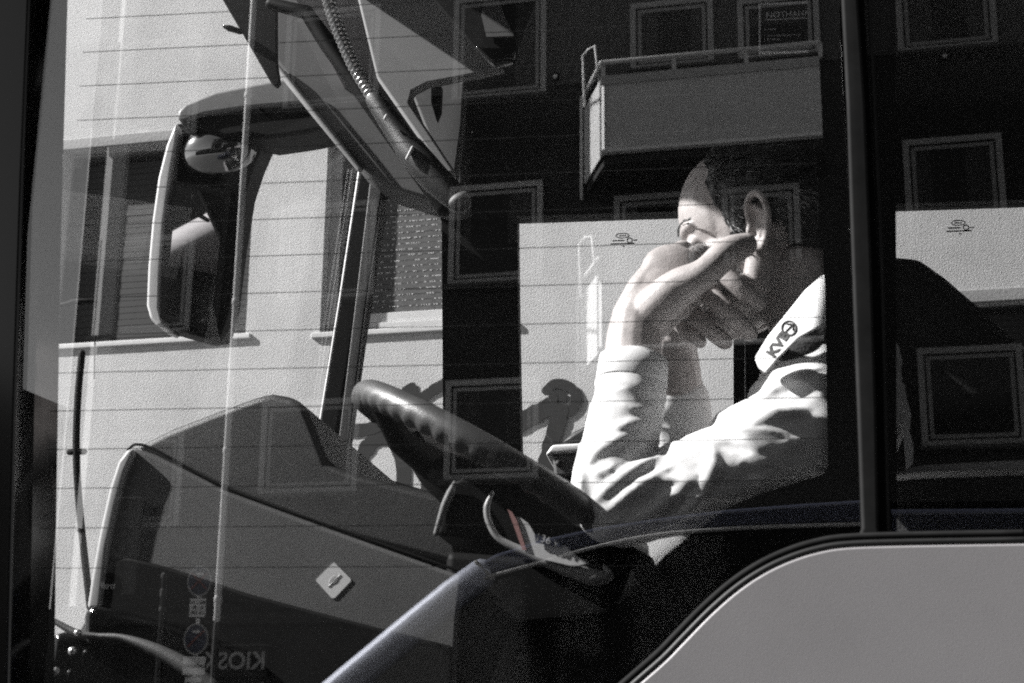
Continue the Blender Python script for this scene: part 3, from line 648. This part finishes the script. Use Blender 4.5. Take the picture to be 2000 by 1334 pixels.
bprism('top_shelf', 1.3, [(560, 880), (640, 902), (760, 935), (868, 968), (872, 1100), (905, 1500), (560, 1500)], 1.02, 'black', db, bevel=.01)
bprism('front_cowl', 0.16, [(160, 1184), (182, 1180), (240, 1192), (330, 1212), (450, 1262), (520, 1334), (520, 1500), (60, 1500), (100, 1230), (158, 1238)], 0.9, 'blackgloss', db, bevel=.012, seg=3)
btube('cowl_edge', 0.155, [(104, 1212), (152, 1238), (190, 1242), (240, 1246), (300, 1268), (360, 1300), (420, 1345)], [.003, .005, .003, .004, .007, .009, .008], 'dash', db, sub_n=6)
for (x, y, r) in ((142, 1272, .005), (110, 1312, .005), (152, 1236, .004)):
    put(MB().ell(at(x, y, .14), ((r, 0, 0), (0, r, 0), (0, 0, r))).build('glint_bead', 'metal', db, True))  # metal beads stand for small highlights on the cowl
stk = sub('pictogram_sticker', db); cS = at(652, 1133, .2192); kS = 1 / ppm(.216)
put(MB().prism([cS + Vector((dx * kS, 0, -dy * kS)) for dx, dy in ((-34, 2), (-3, 34), (3, 34), (33, 2), (33, -2), (0, -33), (-4, -32), (-34, -2))], (0, .0006, 0)).build('label', 'white', stk))
put(MB().ell(cS + Vector((0, -.0002, 0)), ((9 * kS, 0, 5 * kS), (0, .00025, 0), (-3 * kS, 0, 7 * kS))).build('mark', 'trim', stk, True))
put(MB().tube([cS + Vector((-10 * kS, 0, -12 * kS)), cS + Vector((12 * kS, 0, 10 * kS))], .9 * kS, 6).build('mark', 'trim', stk))
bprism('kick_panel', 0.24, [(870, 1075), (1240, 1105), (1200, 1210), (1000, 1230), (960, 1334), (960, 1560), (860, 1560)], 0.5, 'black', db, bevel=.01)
# wiper outside the screen
wp = sub('wiper')
btube('blade', 0.30, [(160, 690), (152, 780), (149, 883), (156, 1000), (176, 1185)], 0.0045, 'black', wp, sub_n=8)
btube('joint', 0.30, [(136, 883), (164, 882)], 0.004, 'black', wp)
btube('arm', 0.14, [(28, 611), (90, 601), (130, 594), (150, 589), (190, 587)], [.0015, .002, .003, .0045, .003], 'black', wp)
btube('hanger', 0.14, [(188, 588), (188, 604), (188, 612), (186, 640), (184, 740)], [.001, .0025, .0028, .001, .0006], 'black', wp)

# exterior mirror at the far front corner
em = sub('exterior_mirror'); YM = 2.45
bprism('arm_top', YM - .05, [(344, 232), (346, 216), (362, 201), (420, 178), (480, 166), (545, 154), (640, 140), (640, 200), (560, 205), (480, 212), (400, 224), (358, 238)], 0.16, 'mgrey', em, bevel=.022, seg=4)
bprism('arm_underside', YM - .040, [(356, 236), (400, 222), (480, 210), (560, 203), (640, 198), (640, 250), (590, 260), (520, 270), (480, 262), (440, 268), (400, 250)], 0.14, 'black', em, bevel=.012, seg=3)
bprism('housing', YM + .045, [(344, 240), (362, 240), (440, 262), (520, 268), (498, 318), (480, 372), (464, 470), (446, 612), (430, 655), (400, 660), (330, 640), (304, 625), (296, 560), (306, 430), (322, 310)], 0.10, 'black', em, bevel=.008, seg=3)
bprism('shell_edge', YM, [(343, 236), (324, 282), (308, 345), (296, 430), (288, 520), (285, 596), (292, 622), (306, 636), (322, 640), (312, 600), (314, 530), (322, 430), (336, 330), (348, 262)], 0.13, 'shell', em, bevel=.010, seg=3)
# mirror glass: plate turned towards the cab
def tilted(name, pts, Y0, nrm, m, par, thick=.004):
    c0 = at(*pts[0], Y0); nv = Vector(nrm).normalized()
    return put(MB().prism([plane_hit(x, y, c0, nv) for x, y in pts], nv * thick).build(name, m, par))
tilted('frame', [(338, 352), (452, 372), (446, 430), (424, 648), (312, 622), (318, 560)], YM - .024, (-.36, .93, 0.03), 'rubber', em)
tilted('mirror_glass', [(346, 364), (440, 382), (434, 430), (412, 636), (320, 612), (326, 560)], YM - .034, (-.36, .93, 0.03), 'chrome', em)
cw = at(428, 296, YM + .035)
mbw = MB().ell(cw, ((.112, 0, .004), (0, .062, 0), (0.004, 0, .086)), 28, 16); put(mbw.build('wide_mirror', 'darkchrome', em, True))

# steering wheel
sw_ = sub('steering_wheel'); WY = .36; wc = at(975, 926, WY)
ua = (at(1250, 1082, WY) - at(705, 775, WY)).normalized(); ub = Vector((0, 1, 0)); un = ua.cross(ub).normalized()
if un.z < 0: un = -un
RW = (at(1236, 1074, WY) - at(720, 782, WY)).length / 2
rimp, rimr = [], []
NS = 240
vv, ff = [], []
for i in range(NS):
    a = 2 * math.pi * i / NS; c = wc + ua * RW * math.cos(a) + ub * RW * math.sin(a); o = ua * math.cos(a) + ub * math.sin(a)
    for k in range(16):
        b = 2 * math.pi * k / 16; g = 0.0172
        g += 0.0019 * math.sin(a * 52) * max(0, min(1, (-.35 - math.sin(b)) * 3))
        if 1.2 < a % (2 * math.pi) < 1.5: pass
        vv.append(c + o * g * math.cos(b) + un * g * math.sin(b))
for i in range(NS):
    for k in range(16):
        ff.append((i * 16 + k, ((i + 1) % NS) * 16 + k, ((i + 1) % NS) * 16 + (k + 1) % 16, i * 16 + (k + 1) % 16))
put(MB().add(vv, ff).build('rim', 'wheel', sw_, True))
hub = wc - un * 0.035
put(MB().ell(hub, (ua * .105, ub * .085, un * .035), 28, 14).build('hub', 'black', sw_, True))
for a in (R(35), R(145), R(215), R(325)):
    d = ua * math.cos(a) + ub * math.sin(a)
    put(MB().tube([hub + d * .06, hub + d * (RW * .7) + un * .005, wc + d * RW], [.022, .016, .012], 12).build('spoke', 'black', sw_, True))
# steering column shroud and the lit bowl under the wheel
bprism('column_shroud', 0.255, [(884, 940), (905, 932), (1010, 934), (1120, 1000), (1270, 1085), (1282, 1098), (1180, 1130), (1000, 1068), (930, 1052), (850, 1046), (866, 992)], 0.26, 'black', sw_, bevel=.012, seg=3)
btube('shroud_edge', 0.25, [(888, 942), (880, 962), (868, 990), (851, 1042)], [.002, .005, .005, .003], 'dash', sw_, sub_n=8)
btube('bowl_rim', 0.236, [(962, 962), (951, 990), (956, 1022), (978, 1054), (1040, 1085), (1110, 1112), (1160, 1128), (1188, 1124), (1180, 1105)], [.002, .004, .004, .004, .006, .009, .010, .007, .002], 'mgrey', sw_, sub_n=8)
# printed slip in the bowl
sl_ = empty('timetable_slip', at(1060, 1085, .22)); tag(sl_, 'torn printed paper slip with red edge and 136 tucked below the steering wheel', 'paper'); so_ = sl_.location.copy()
slp = lambda Y, pts: [at(x, y, Y) - so_ for x, y in pts]
MB().prism(slp(.224, [(1004, 1008), (1018, 1012), (1032, 1022), (1048, 1050), (1078, 1058), (1108, 1068), (1120, 1082), (1150, 1100), (1120, 1106), (1060, 1092), (1024, 1078)]), (0, .0012, 0)).build('sheet', 'paper', sl_)
MB().prism(slp(.2225, [(991, 994), (1000, 1000), (1010, 1018), (1028, 1074), (1020, 1074), (1008, 1040)]), (0, .001, 0)).build('red_edge', 'red', sl_)
MB().prism(slp(.2215, [(1044, 1043), (1096, 1058), (1098, 1068), (1046, 1060)]), (0, .001, 0)).build('number_field', 'navy', sl_)
text('lettering', '136 v', .0125, ua + Vector((0, 0, .25)), Z, at(1068, 1055, .2205) - so_, 'facade3', sl_, 0, 'CENTER', .0002)
# ticket machine further in
tm = sub('ticket_machine')
bprism('body', 1.5, [(1078, 884), (1168, 878), (1170, 930), (1082, 932)], 0.16, 'dash', tm, bevel=.008)
bprism('lit_top', 1.49, [(1064, 888), (1078, 868), (1180, 862), (1180, 880), (1122, 884)], 0.2, 'white', tm, bevel=.006)  # white colour stands for the light on the machine's top
bprism('hood', 1.52, [(1092, 866), (1120, 842), (1160, 822), (1200, 815), (1200, 862)], 0.16, 'dash2', tm, bevel=.01)
put(MB().tube([at(1091, 905, 1.494), at(1091, 905, 1.505)], .007, 14).build('slot', 'ink', tm, True))
bprism('stand', 1.55, [(1110, 930), (1180, 930), (1190, 1500), (1110, 1500)], .1, 'black', tm)
# driver seat
ds = sub('driver_seat')
put(MB().box((0.22, .28, .85), (.75, .80, 1.22)).build('cushion', 'seat', ds, bevel=.05)); put(MB().box((.72, .30, 1.15), (.86, .78, 1.62)).build('backrest', 'seat', ds, bevel=.05))
bprism('sunlit_shirt_sliver', 0.30, [(1766, 800), (1774, 830), (1784, 870), (1783, 905), (1771, 918), (1766, 860)], .004, 'white', ds)  # added white strip standing for a sunlit sliver of shirt
# road wheels
for x in (1.9, 5.6):
    for y in (0.0, 2.16):
        wv = put(MB().tube([(x, y + .02, .48), (x, y + .29, .48)], .48, 32, cap=False).build('road_wheel', 'tyre', bus, bevel=.03)); put(MB().tube([(x, y + .012, .48), (x, y + .298, .48)], .28, 24, cap=False).build('rim', 'metal', wv))

# ------------------------------------------------------------------ the driver
dv = empty('person', (0.45, 0.5, 0.42)); tag(dv, 'bus driver in white shirt leaning on the wheel with hands pressed to his face', 'person')
DO = dv.location.copy()
def dput(o): o.data.transform(Matrix.Translation(-DO)); o.parent = dv; return o
# head frame
TH, TAU, SC = R(15), R(6), 1.10
HF = Vector((-math.cos(TH) * math.cos(TAU), math.sin(TH) * math.cos(TAU), -math.sin(TAU)))
HS = Vector((-math.sin(TH), -math.cos(TH), 0)); HU = HF.cross(HS); HU = HU if HU.z > 0 else -HU
ear = at(1476, 446, 0.35)
HC = ear - HS * .078 * SC - HF * -.006 * SC - HU * -.012 * SC
def H(f, s, u): return HC + HF * f * SC + HS * s * SC + HU * u * SC
def hl(p): d = p - HC; return d.dot(HF) / SC, d.dot(HS) / SC, d.dot(HU) / SC
def hell(b, c, r): b.ell(H(*c), (HF * r[0] * SC, HS * r[1] * SC, HU * r[2] * SC), 24, 16)
bd = MB()
hell(bd, (-.012, 0, .044), (.099, .075, .098)); hell(bd, (.036, 0, .042), (.064, .062, .078)); hell(bd, (.040, 0, -.036), (.054, .058, .070))
hell(bd, (.074, 0, .022), (.026, .050, .014))
bd.tube([H(.096, 0, .008), H(.108, 0, -.014), H(.122, 0, -.036)], [.008 * SC, .010 * SC, .0145 * SC], 12)
bd.tube([H(.10, .012, -.040), H(.10, -.012, -.040)], .010 * SC, 10)
for s in (1, -1):
    hell(bd, (.056, s * .044, -.030), (.030, .022, .020))
    bd.tube([H(-.004, s * .058, -.036), H(.004, s * .056, -.066), H(.046, s * .032, -.088), H(.070, 0, -.092)], [.018 * SC, .019 * SC, .018 * SC, .020 * SC], 12)
    hell(bd, (.076, s * .032, .001), (.0125, .0135, .012))
bd.tube([H(.088, .020, -.056), H(.095, 0, -.054), H(.088, -.020, -.056)], .0085 * SC, 10); bd.tube([H(.085, .018, -.066), H(.091, 0, -.067), H(.085, -.018, -.066)], .009 * SC, 10)
# ear: rim, inner fold, lobe, plate (near side, and its twin)
for s in (1, -1):
    rim = []
    for k in range(15):
        t = R(-60 + k * 21.5)
        rim.append(H(-.012 - .0175 * math.cos(t + R(0)) * 1 - .004 * math.sin(t), s * (.080 + .007 * (1 - abs(math.cos(t / 2)))), -.008 + .034 * math.sin(t)))
    eo = [(.004, .076, -.018), (.006, .080, .002), (.003, .086, .018), (-.008, .090, .027), (-.021, .093, .024), (-.030, .094, .010), (-.031, .092, -.008), (-.025, .089, -.024), (-.017, .085, -.036), (-.008, .081, -.041), (-.001, .078, -.034), (.002, .076, -.026)]
    bd.tube(catmull([H(f * .66 - .004, s * q, u * .93) for f, q, u in eo], 5), [.0044 * SC] * (11 * 5 + 1), 10)
    bd.tube(catmull([H(f, s * q, u) for f, q, u in ((-.009, .084, .013), (-.016, .086, .004), (-.0175, .085, -.011), (-.011, .082, -.022))], 5), .0036 * SC, 8)
    hell(bd, (-.013, s * .076, .000), (.011, .006, .024)); hell(bd, (-.007, s * .080, -.033), (.007, .0055, .009))
    bd.ell(H(.002, s * .080, -.014), (HF * .004, HS * .005, HU * .007))
# neck into the chest
nk = [H(-.030, 0, -.045), H(-.040, 0, -.10), at(1640, 640, .50), at(1700, 740, .52)]
bd.tube(nk, [.056, .060, .066, .075], 20)
# near arm (his left): forearm, palm, thumb, fingers
EL, WR = at(1214, 968, .25), at(1242, 640, .298)
bd.tube(catmull([EL, EL.lerp(WR, .35), EL.lerp(WR, .7), WR, at(1268, 590, .315)], 5), [.034, .036, .036, .035, .034, .032, .031], 16)
palm = [at(1244, 634, .298), at(1280, 584, .305), at(1322, 540, .315), at(1366, 512, .325)]
pn = (palm[-1] - palm[0]).normalized(); pw = Vector((0, 1, 0)); pw = (pw - pn * pw.dot(pn)).normalized(); pt = pn.cross(pw)
if pt.z < 0: pt = -pt
KN = []
for k in range(4):                                          # four metacarpals side by side make the palm
    o = pt * (.030 - k * .0195) + pw * (.004 * abs(k - 1.2) + .003 * k)
    kn = palm[3] + o + pn * (-.002 - .006 * abs(k - 1)); KN.append(kn)
    bd.tube([palm[0] + pt * (.013 - k * .009), palm[1] + o * .72, palm[2] + o * .92, kn], [.022, .0195, .0165, .0138], 12)
bd.ell(palm[1] + pn * .012, (pn * .050, pt * .038, pw * .020)); bd.ell(palm[2] + pt * .004, (pn * .040, pt * .043, pw * .0175))
fing = [                                                    # curled in against his face
    ([KN[0], KN[0] + pn * .016 + pw * .012, KN[0] + pn * .022 + pw * .036, KN[0] + pn * .006 + pw * .052], .0122),
    ([KN[1], KN[1] + pn * .020 + pw * .012, KN[1] + pn * .027 + pw * .038, KN[1] + pn * .008 + pw * .056], .0126),
    ([KN[2], KN[2] + pn * .017 + pw * .014, KN[2] + pn * .023 + pw * .038, KN[2] + pn * .006 + pw * .054], .0118),
    ([KN[3], KN[3] + pn * .013 + pw * .014, KN[3] + pn * .017 + pw * .034, KN[3] + pn * .004 + pw * .046], .0104)]
for pts, r in fing: bd.tube(catmull(pts, 5), [r * 1.06, r, r * .94, r * .85], 12)
thumb = [at(1276, 606, .286), at(1326, 562, .272), at(1376, 534, .262), at(1420, 494, .276), at(1456, 478, .290)]
bd.tube(catmull(thumb, 5), [.026, .026, .023, .0196, .0180, .0188, .0178, .0150], 16)
bd.ell(at(1444, 478, .2785), (pn * .010, pt * .0075, pw * .004))
bd.ell(at(1310, 582, .290), (pn * .040, pt * .022, pw * .018))
# far hand (his right) wrapped round: fingers show under the thumb
rfing = [([at(1340, 500, .405), at(1384, 512, .345), at(1424, 544, .312), at(1480, 592, .316)], .0126),
         ([at(1330, 545, .410), at(1364, 558, .340), at(1408, 598, .308), at(1464, 650, .314)], .0130),
         ([at(1315, 580, .415), at(1338, 600, .348), at(1374, 634, .322), at(1416, 668, .330)], .0118),
         ([at(1300, 605, .415), at(1318, 622, .368), at(1342, 646, .350), at(1368, 668, .358)], .0100)]
for pts, r in rfing: bd.tube(catmull(pts, 5), [r * q for q in (1.0, 1.0, .98, .96, 1.04, .96, .92, .95, .86)], 14)
RE, RWt = at(1345, 985, .70), at(1318, 690, .52)
bd.tube(catmull([RE, RE.lerp(RWt, .5), RWt, at(1322, 640, .47)], 5), [.042, .041, .04, .039, .038] + [.037, .036, .035, .034, .033] + [.031, .03, .029, .029, .029] + [.029], 16)
for k in range(4):
    a = at(1322 - k * 3, 650 - k * 5, .46); b_ = [q[0][0] for q in rfing][k]
    bd.tube([a, a.lerp(b_, .5), b_], [.019, .018, .016], 12)
bd.tube(catmull([at(1325, 640, .46), at(1350, 585, .47), at(1385, 548, .45), at(1412, 536, .43)], 5), [.018] * 5 + [.014] * 5 + [.0125] * 5 + [.010], 12)
# hidden parts: trunk and legs keep it one body
bd.tube([at(1700, 740, .52), at(1800, 1000, .55), Vector((.50, .54, 1.28))], [.085, .12, .14], 20)
SH = at(1690, 810, .36); RSH = at(1640, 790, .80)
bd.tube([at(1700, 780, .52), SH, at(1420, 925, .28), EL], [.07, .05, .038, .034], 16); bd.tube([at(1700, 760, .52), RSH, RE], [.08, .06, .042], 16)
body = dput(remesh(bd, 'body', .0025, 'skin', None, 3))
body.data.materials.clear(); body.data.materials.append(M['skin'])
# hair: shell lifted from the scalp plus short strands
def hair_w(p):
    f, s, u = hl(p)
    n_ = .010 * noise.noise(Vector((f, s, u)) * 40)
    if u > .115: return f < .058 + n_
    if u > .030: return f < .046 + n_
    if u > -.002: return f < .020 + .8 * u + n_
    if u > -.045 and f > .004: return f < .024 + n_ and u > -.040 + n_   # sideburn
    if f < -.036: return u > -.034 + n_
    return False
me = body.data; me.calc_loop_triangles()
sk, gk = MB(), MB(); shell_v, shell_f, vmap = [], [], {}
rng = random.Random(3)
off = DO
for pg in me.polygons:
    c = pg.center + off
    if (c - HC).length > .16 * SC or c.z < HC.z - .12: continue
    f, s, u = hl(c)
    if abs(s) > .079 and -.045 < u < .035 and -.045 < f < .014: continue     # ears stay bare
    beard = (.020 < f < .062 and -.070 < u < -.012 and abs(s) > .025)
    if hair_w(c):
        idx = []
        for vi in pg.vertices:
            if vi not in vmap: vmap[vi] = len(shell_v); shell_v.append(me.vertices[vi].co + off + me.vertices[vi].normal * (.0035 + .002 * noise.noise(me.vertices[vi].co * 120)))
            idx.append(vmap[vi])
        shell_f.append(tuple(idx))
        cnt = 1 if rng.random() < .75 else 0; tgt = sk if (u > -.01 or f < 0) and rng.random() > (.03 if u > .03 else .4) else gk; ln = rng.uniform(.010, .020) if u > 0 else rng.uniform(.006, .011)
        if u > .06 and f > .0: ln *= 1.3
    elif beard:
        cnt = 1 if rng.random() < .8 else 0; tgt = gk; ln = rng.uniform(.004, .008)
    else: continue
    for _ in range(cnt):
        nrm = pg.normal; back = (-HF * .8 - HU * (.75 if u < .06 else .25) + Vector((rng.gauss(0, .25), rng.gauss(0, .25), rng.gauss(0, .25))))
        if beard and not hair_w(c): back = HU * -.8 + HF * .2 + Vector((rng.gauss(0, .4), rng.gauss(0, .4), rng.gauss(0, .4)))
        back = (back - nrm * back.dot(nrm)).normalized(); side = nrm.cross(back) * .0005
        p0 = c + nrm * .001; p1 = c + (back * .55 + nrm * .32) * ln; p2 = c + (back * 1.0 + nrm * .36) * ln
        tgt.add([p0 - side, p0 + side, p1 + side * .8, p1 - side * .8, p2], [(0, 1, 2, 3), (3, 2, 4)])
hm = MB().add(shell_v, shell_f).build('hair', 'hair', None, True); dput(hm)
if sk.v: dput(sk.build('hair_strands', 'hair'))['kind'] = 'stuff'
if gk.v: dput(gk.build('grey_strands', 'hairg'))['kind'] = 'stuff'
ebr = MB()
for i in range(160):
    t = i / 160; p = H(.101 - .028 * t ** 1.6, .016 + .044 * t, .022 + .006 * math.sin(t * 3)); d = (HS * .7 - HF * .6 + HU * rng.uniform(-.5, .3)).normalized() * .009; s_ = HU * .0005
    ebr.add([p - s_, p + s_, p + d], [(0, 1, 2)])
dput(ebr.build('eyebrow', 'hair'))
for s in (1, -1): dput(MB().ell(H(.0775, s * .032, 0), (HF * .0125, HS * .0135, HU * .0075)).build('eye', 'ink', None, True))
# shirt: near sleeve (rolled cuff, elbow, upper arm, shoulder), far sleeve, yoke
st_ = MB()
cuff = at(1240, 712, .285)
ax = (EL - WR).normalized()
st_.tube(catmull([at(1237, 728, .283), at(1222, 810, .272), at(1206, 890, .26), at(1195, 950, .252), at(1215, 985, .25)], 6), [.0395] * 2 + [.042] * 4 + [.044] * 6 + [.047] * 6 + [.050] * 6 + [.050], 24)
st_.tube(catmull([at(1215, 975, .25), at(1330, 955, .258), at(1450, 905, .27), at(1560, 845, .29), at(1650, 805, .35)], 6), [.052] * 3 + [.050] * 3 + [.055] * 6 + [.064] * 6 + [.076] * 6 + [.078], 24)
st_.ell(at(1198, 980, .25), ((.046, 0, .0), (0, .045, 0), (0.0, 0, .050)))
from mathutils.bvhtree import BVHTree
bv = BVHTree.FromPolygons([tuple(v) for v in st_.v], st_.f)
folds = [([(1150, 990), (1215, 935), (1300, 885)], .010), ([(1165, 1015), (1245, 955), (1340, 895)], .010), ([(1195, 1035), (1290, 985), (1390, 905)], .011),
    ([(1140, 935), (1175, 880), (1240, 848)], .010), ([(1250, 1035), (1340, 995), (1410, 935)], .010), ([(1395, 868), (1385, 930), (1345, 1000)], .012),
    ([(1180, 858), (1235, 828), (1290, 842)], .008), ([(1400, 880), (1480, 905), (1590, 915)], .011), ([(1450, 840), (1520, 812), (1600, 800)], .012),
    ([(1430, 950), (1500, 925), (1590, 930)], .009), ([(1480, 790), (1540, 750), (1605, 722)], .012), ([(1150, 890), (1140, 950), (1160, 1010)], .010),
    ([(1200, 780), (1235, 800), (1285, 795)], .006), ([(1260, 920), (1310, 935), (1370, 920)], .007), ([(1330, 930), (1400, 960), (1470, 965)], .009), ([(1215, 905), (1180, 925), (1150, 920)], .008), ([(1500, 870), (1560, 862), (1605, 868)], .007)]
for pts, r in folds:
    px_ = catmull([Vector((x, y, 0)) for x, y in pts], 8); pp = []
    for q in px_:
        hit = bv.ray_cast(CAM, ray(q.x, q.y).normalized())[0]
        if hit is not None: pp.append(hit + ray(q.x, q.y).normalized() * r * .45)
    n_ = len(pp)
    if n_ > 4: st_.tube(pp, [r * (.25 + .75 * math.sin(math.pi * (i + .5) / n_)) for i in range(n_)], 10)
st_.tube([at(1545, 800, .33), at(1590, 770, .36), at(1650, 730, .42), at(1700, 740, .5)], [.055, .070, .080, .08], 24)
st_.tube([at(1700, 760, .52), RSH + Vector((0, 0, .0)), RSH.lerp(RE, .5), RE, RE.lerp(RWt, .38), RE.lerp(RWt, .74)], [.07, .066, .060, .054, .050, .040], 20)
st_.tube([at(1700, 820, .5), at(1740, 1000, .54), Vector((.42, .54, 1.32))], [.085, .10, .12], 24)
shirt = dput(remesh(st_, 'shirt', .0030, 'shirt', None, 5)); shirt.data.materials.clear(); shirt.data.materials.append(M['shirt'])
cos = [v.co.copy() for v in shirt.data.vertices]; nos = [v.normal.copy() for v in shirt.data.vertices]; flat = []; AX = (at(1600, 820, .30) - EL).normalized()
for q, nn_ in zip(cos, nos):
    e_ = q + DO - EL; al = e_.dot(AX); pe = e_ - AX * al; wgt = max(0, min(1, (al + .02) / .08)) * .85 + .15
    nz_ = noise.noise(Vector((al * 7, pe.z * 34 + al * 14, pe.y * 22)))
    flat += list(q + nn_ * (.0022 * noise.noise(q * 12) + wgt * .0040 * ((1 - abs(nz_)) ** 3 - .45)))
shirt.data.vertices.foreach_set('co', flat); shirt.data.update()
cf = MB(); c0, c1 = at(1239, 704, .286), at(1233, 752, .281)
cfo = []
for i in range(7): cfo.append(c0.lerp(c1, i / 6))
cv, cff = [], []
tt = (c1 - c0).normalized(); a_ = tt.orthogonal().normalized(); b_ = tt.cross(a_); NSG = 40
prof = [(0, .0385), (0, .0400), (.01, .0412), (.5, .0420), (.98, .0428), (1, .0424), (1.0, .040)]
for (t, r) in prof:
    for k in range(NSG):
        an = 2 * math.pi * k / NSG; rr_ = r * (1 + .02 * math.sin(an * 3 + t)); cv.append(c0 + (c1 - c0) * t + (a_ * math.cos(an) + b_ * math.sin(an)) * rr_)
for j in range(len(prof) - 1):
    for k in range(NSG): cff.append((j * NSG + k, j * NSG + (k + 1) % NSG, (j + 1) * NSG + (k + 1) % NSG, (j + 1) * NSG + k))
dput(cf.add(cv, cff).build('cuff', 'shirt', None, True))
# vest over the back and shoulder
vm = MB()
vm.tube(catmull([at(1742, 610, .46), at(1792, 700, .47), at(1850, 830, .50), at(1880, 950, .52), Vector((.50, .54, 1.35))], 5), [.070, .100, .125, .135, .150, .155], 28)
vm.tube(catmull([at(1740, 630, .5), at(1850, 760, .5), at(1960, 900, .5), at(2010, 1010, .52)], 5), [.09, .105, .11, .12], 24)
vm.tube([at(1560, 706, .325), at(1620, 660, .37), at(1700, 620, .43)], [.026, .040, .055], 18)
vest = dput(remesh(vm, 'vest', .005, 'vest', None, 5)); vest.data.materials.clear(); vest.data.materials.append(M['vest'])
# collar with the printed mark
def cY(x, y): return .238 - (x - 1478) * .00032 + (660 - y) * .00012
cpx = [(1604, 538), (1572, 566), (1535, 612), (1500, 655), (1474, 698), (1482, 718), (1496, 728), (1520, 700), (1560, 660), (1615, 630), (1700, 560), (1690, 490)]
lip = MB().prism([at(x, y, cY(x, y)) for x, y in cpx], (0, .006, 0)).build('collar', 'collar', None, bevel=.0025); dput(lip)
def cp(x, y): return at(x, y, cY(x, y) - .0009)
kz = 1 / ppm(.25)
dirc = (cp(1541, 642) - cp(1508, 688)).normalized(); upc = (cp(1512, 650) - cp(1524, 665)).normalized()
dput(text('collar_print', 'KVB', .0180, dirc, upc, cp(1520, 672), 'ink', None, .0008, 'CENTER', .0004))
def ring_pt(t, r): return cp(1541 + r * math.cos(t), 641 - r * math.sin(t))
dput(MB().tube([ring_pt(i * math.pi / 12, 14) for i in range(25)], 1.7 * kz, 6, False).build('collar_print', 'ink'))
dput(MB().tube([cp(1533, 649), cp(1548, 634)], 1.6 * kz, 6).build('collar_print', 'ink')); dput(MB().tube([cp(1537, 633), cp(1549, 633), cp(1549, 645)], 1.6 * kz, 6).build('collar_print', 'ink'))
# trousers and shoes
tr_ = MB()
for y in (.40, .68):
    tr_.tube([Vector((.50, y, 1.32)), Vector((.10, y, 1.28)), Vector((.02, y, 1.2)), Vector((-.02, y, .93))], [.10, .085, .075, .06], 18); tr_.tube([Vector((-.02, y, .91)), Vector((-.16, y, .89))], [.045, .04], 12)
tr_.ell((.5, .54, 1.3), ((.15, 0, 0), (0, .19, 0), (0, 0, .12)))
dput(remesh(tr_, 'trousers', .008, 'trousers', None, 4)).data.materials.clear(); dv.children[-1].data.materials.append(M['trousers'])
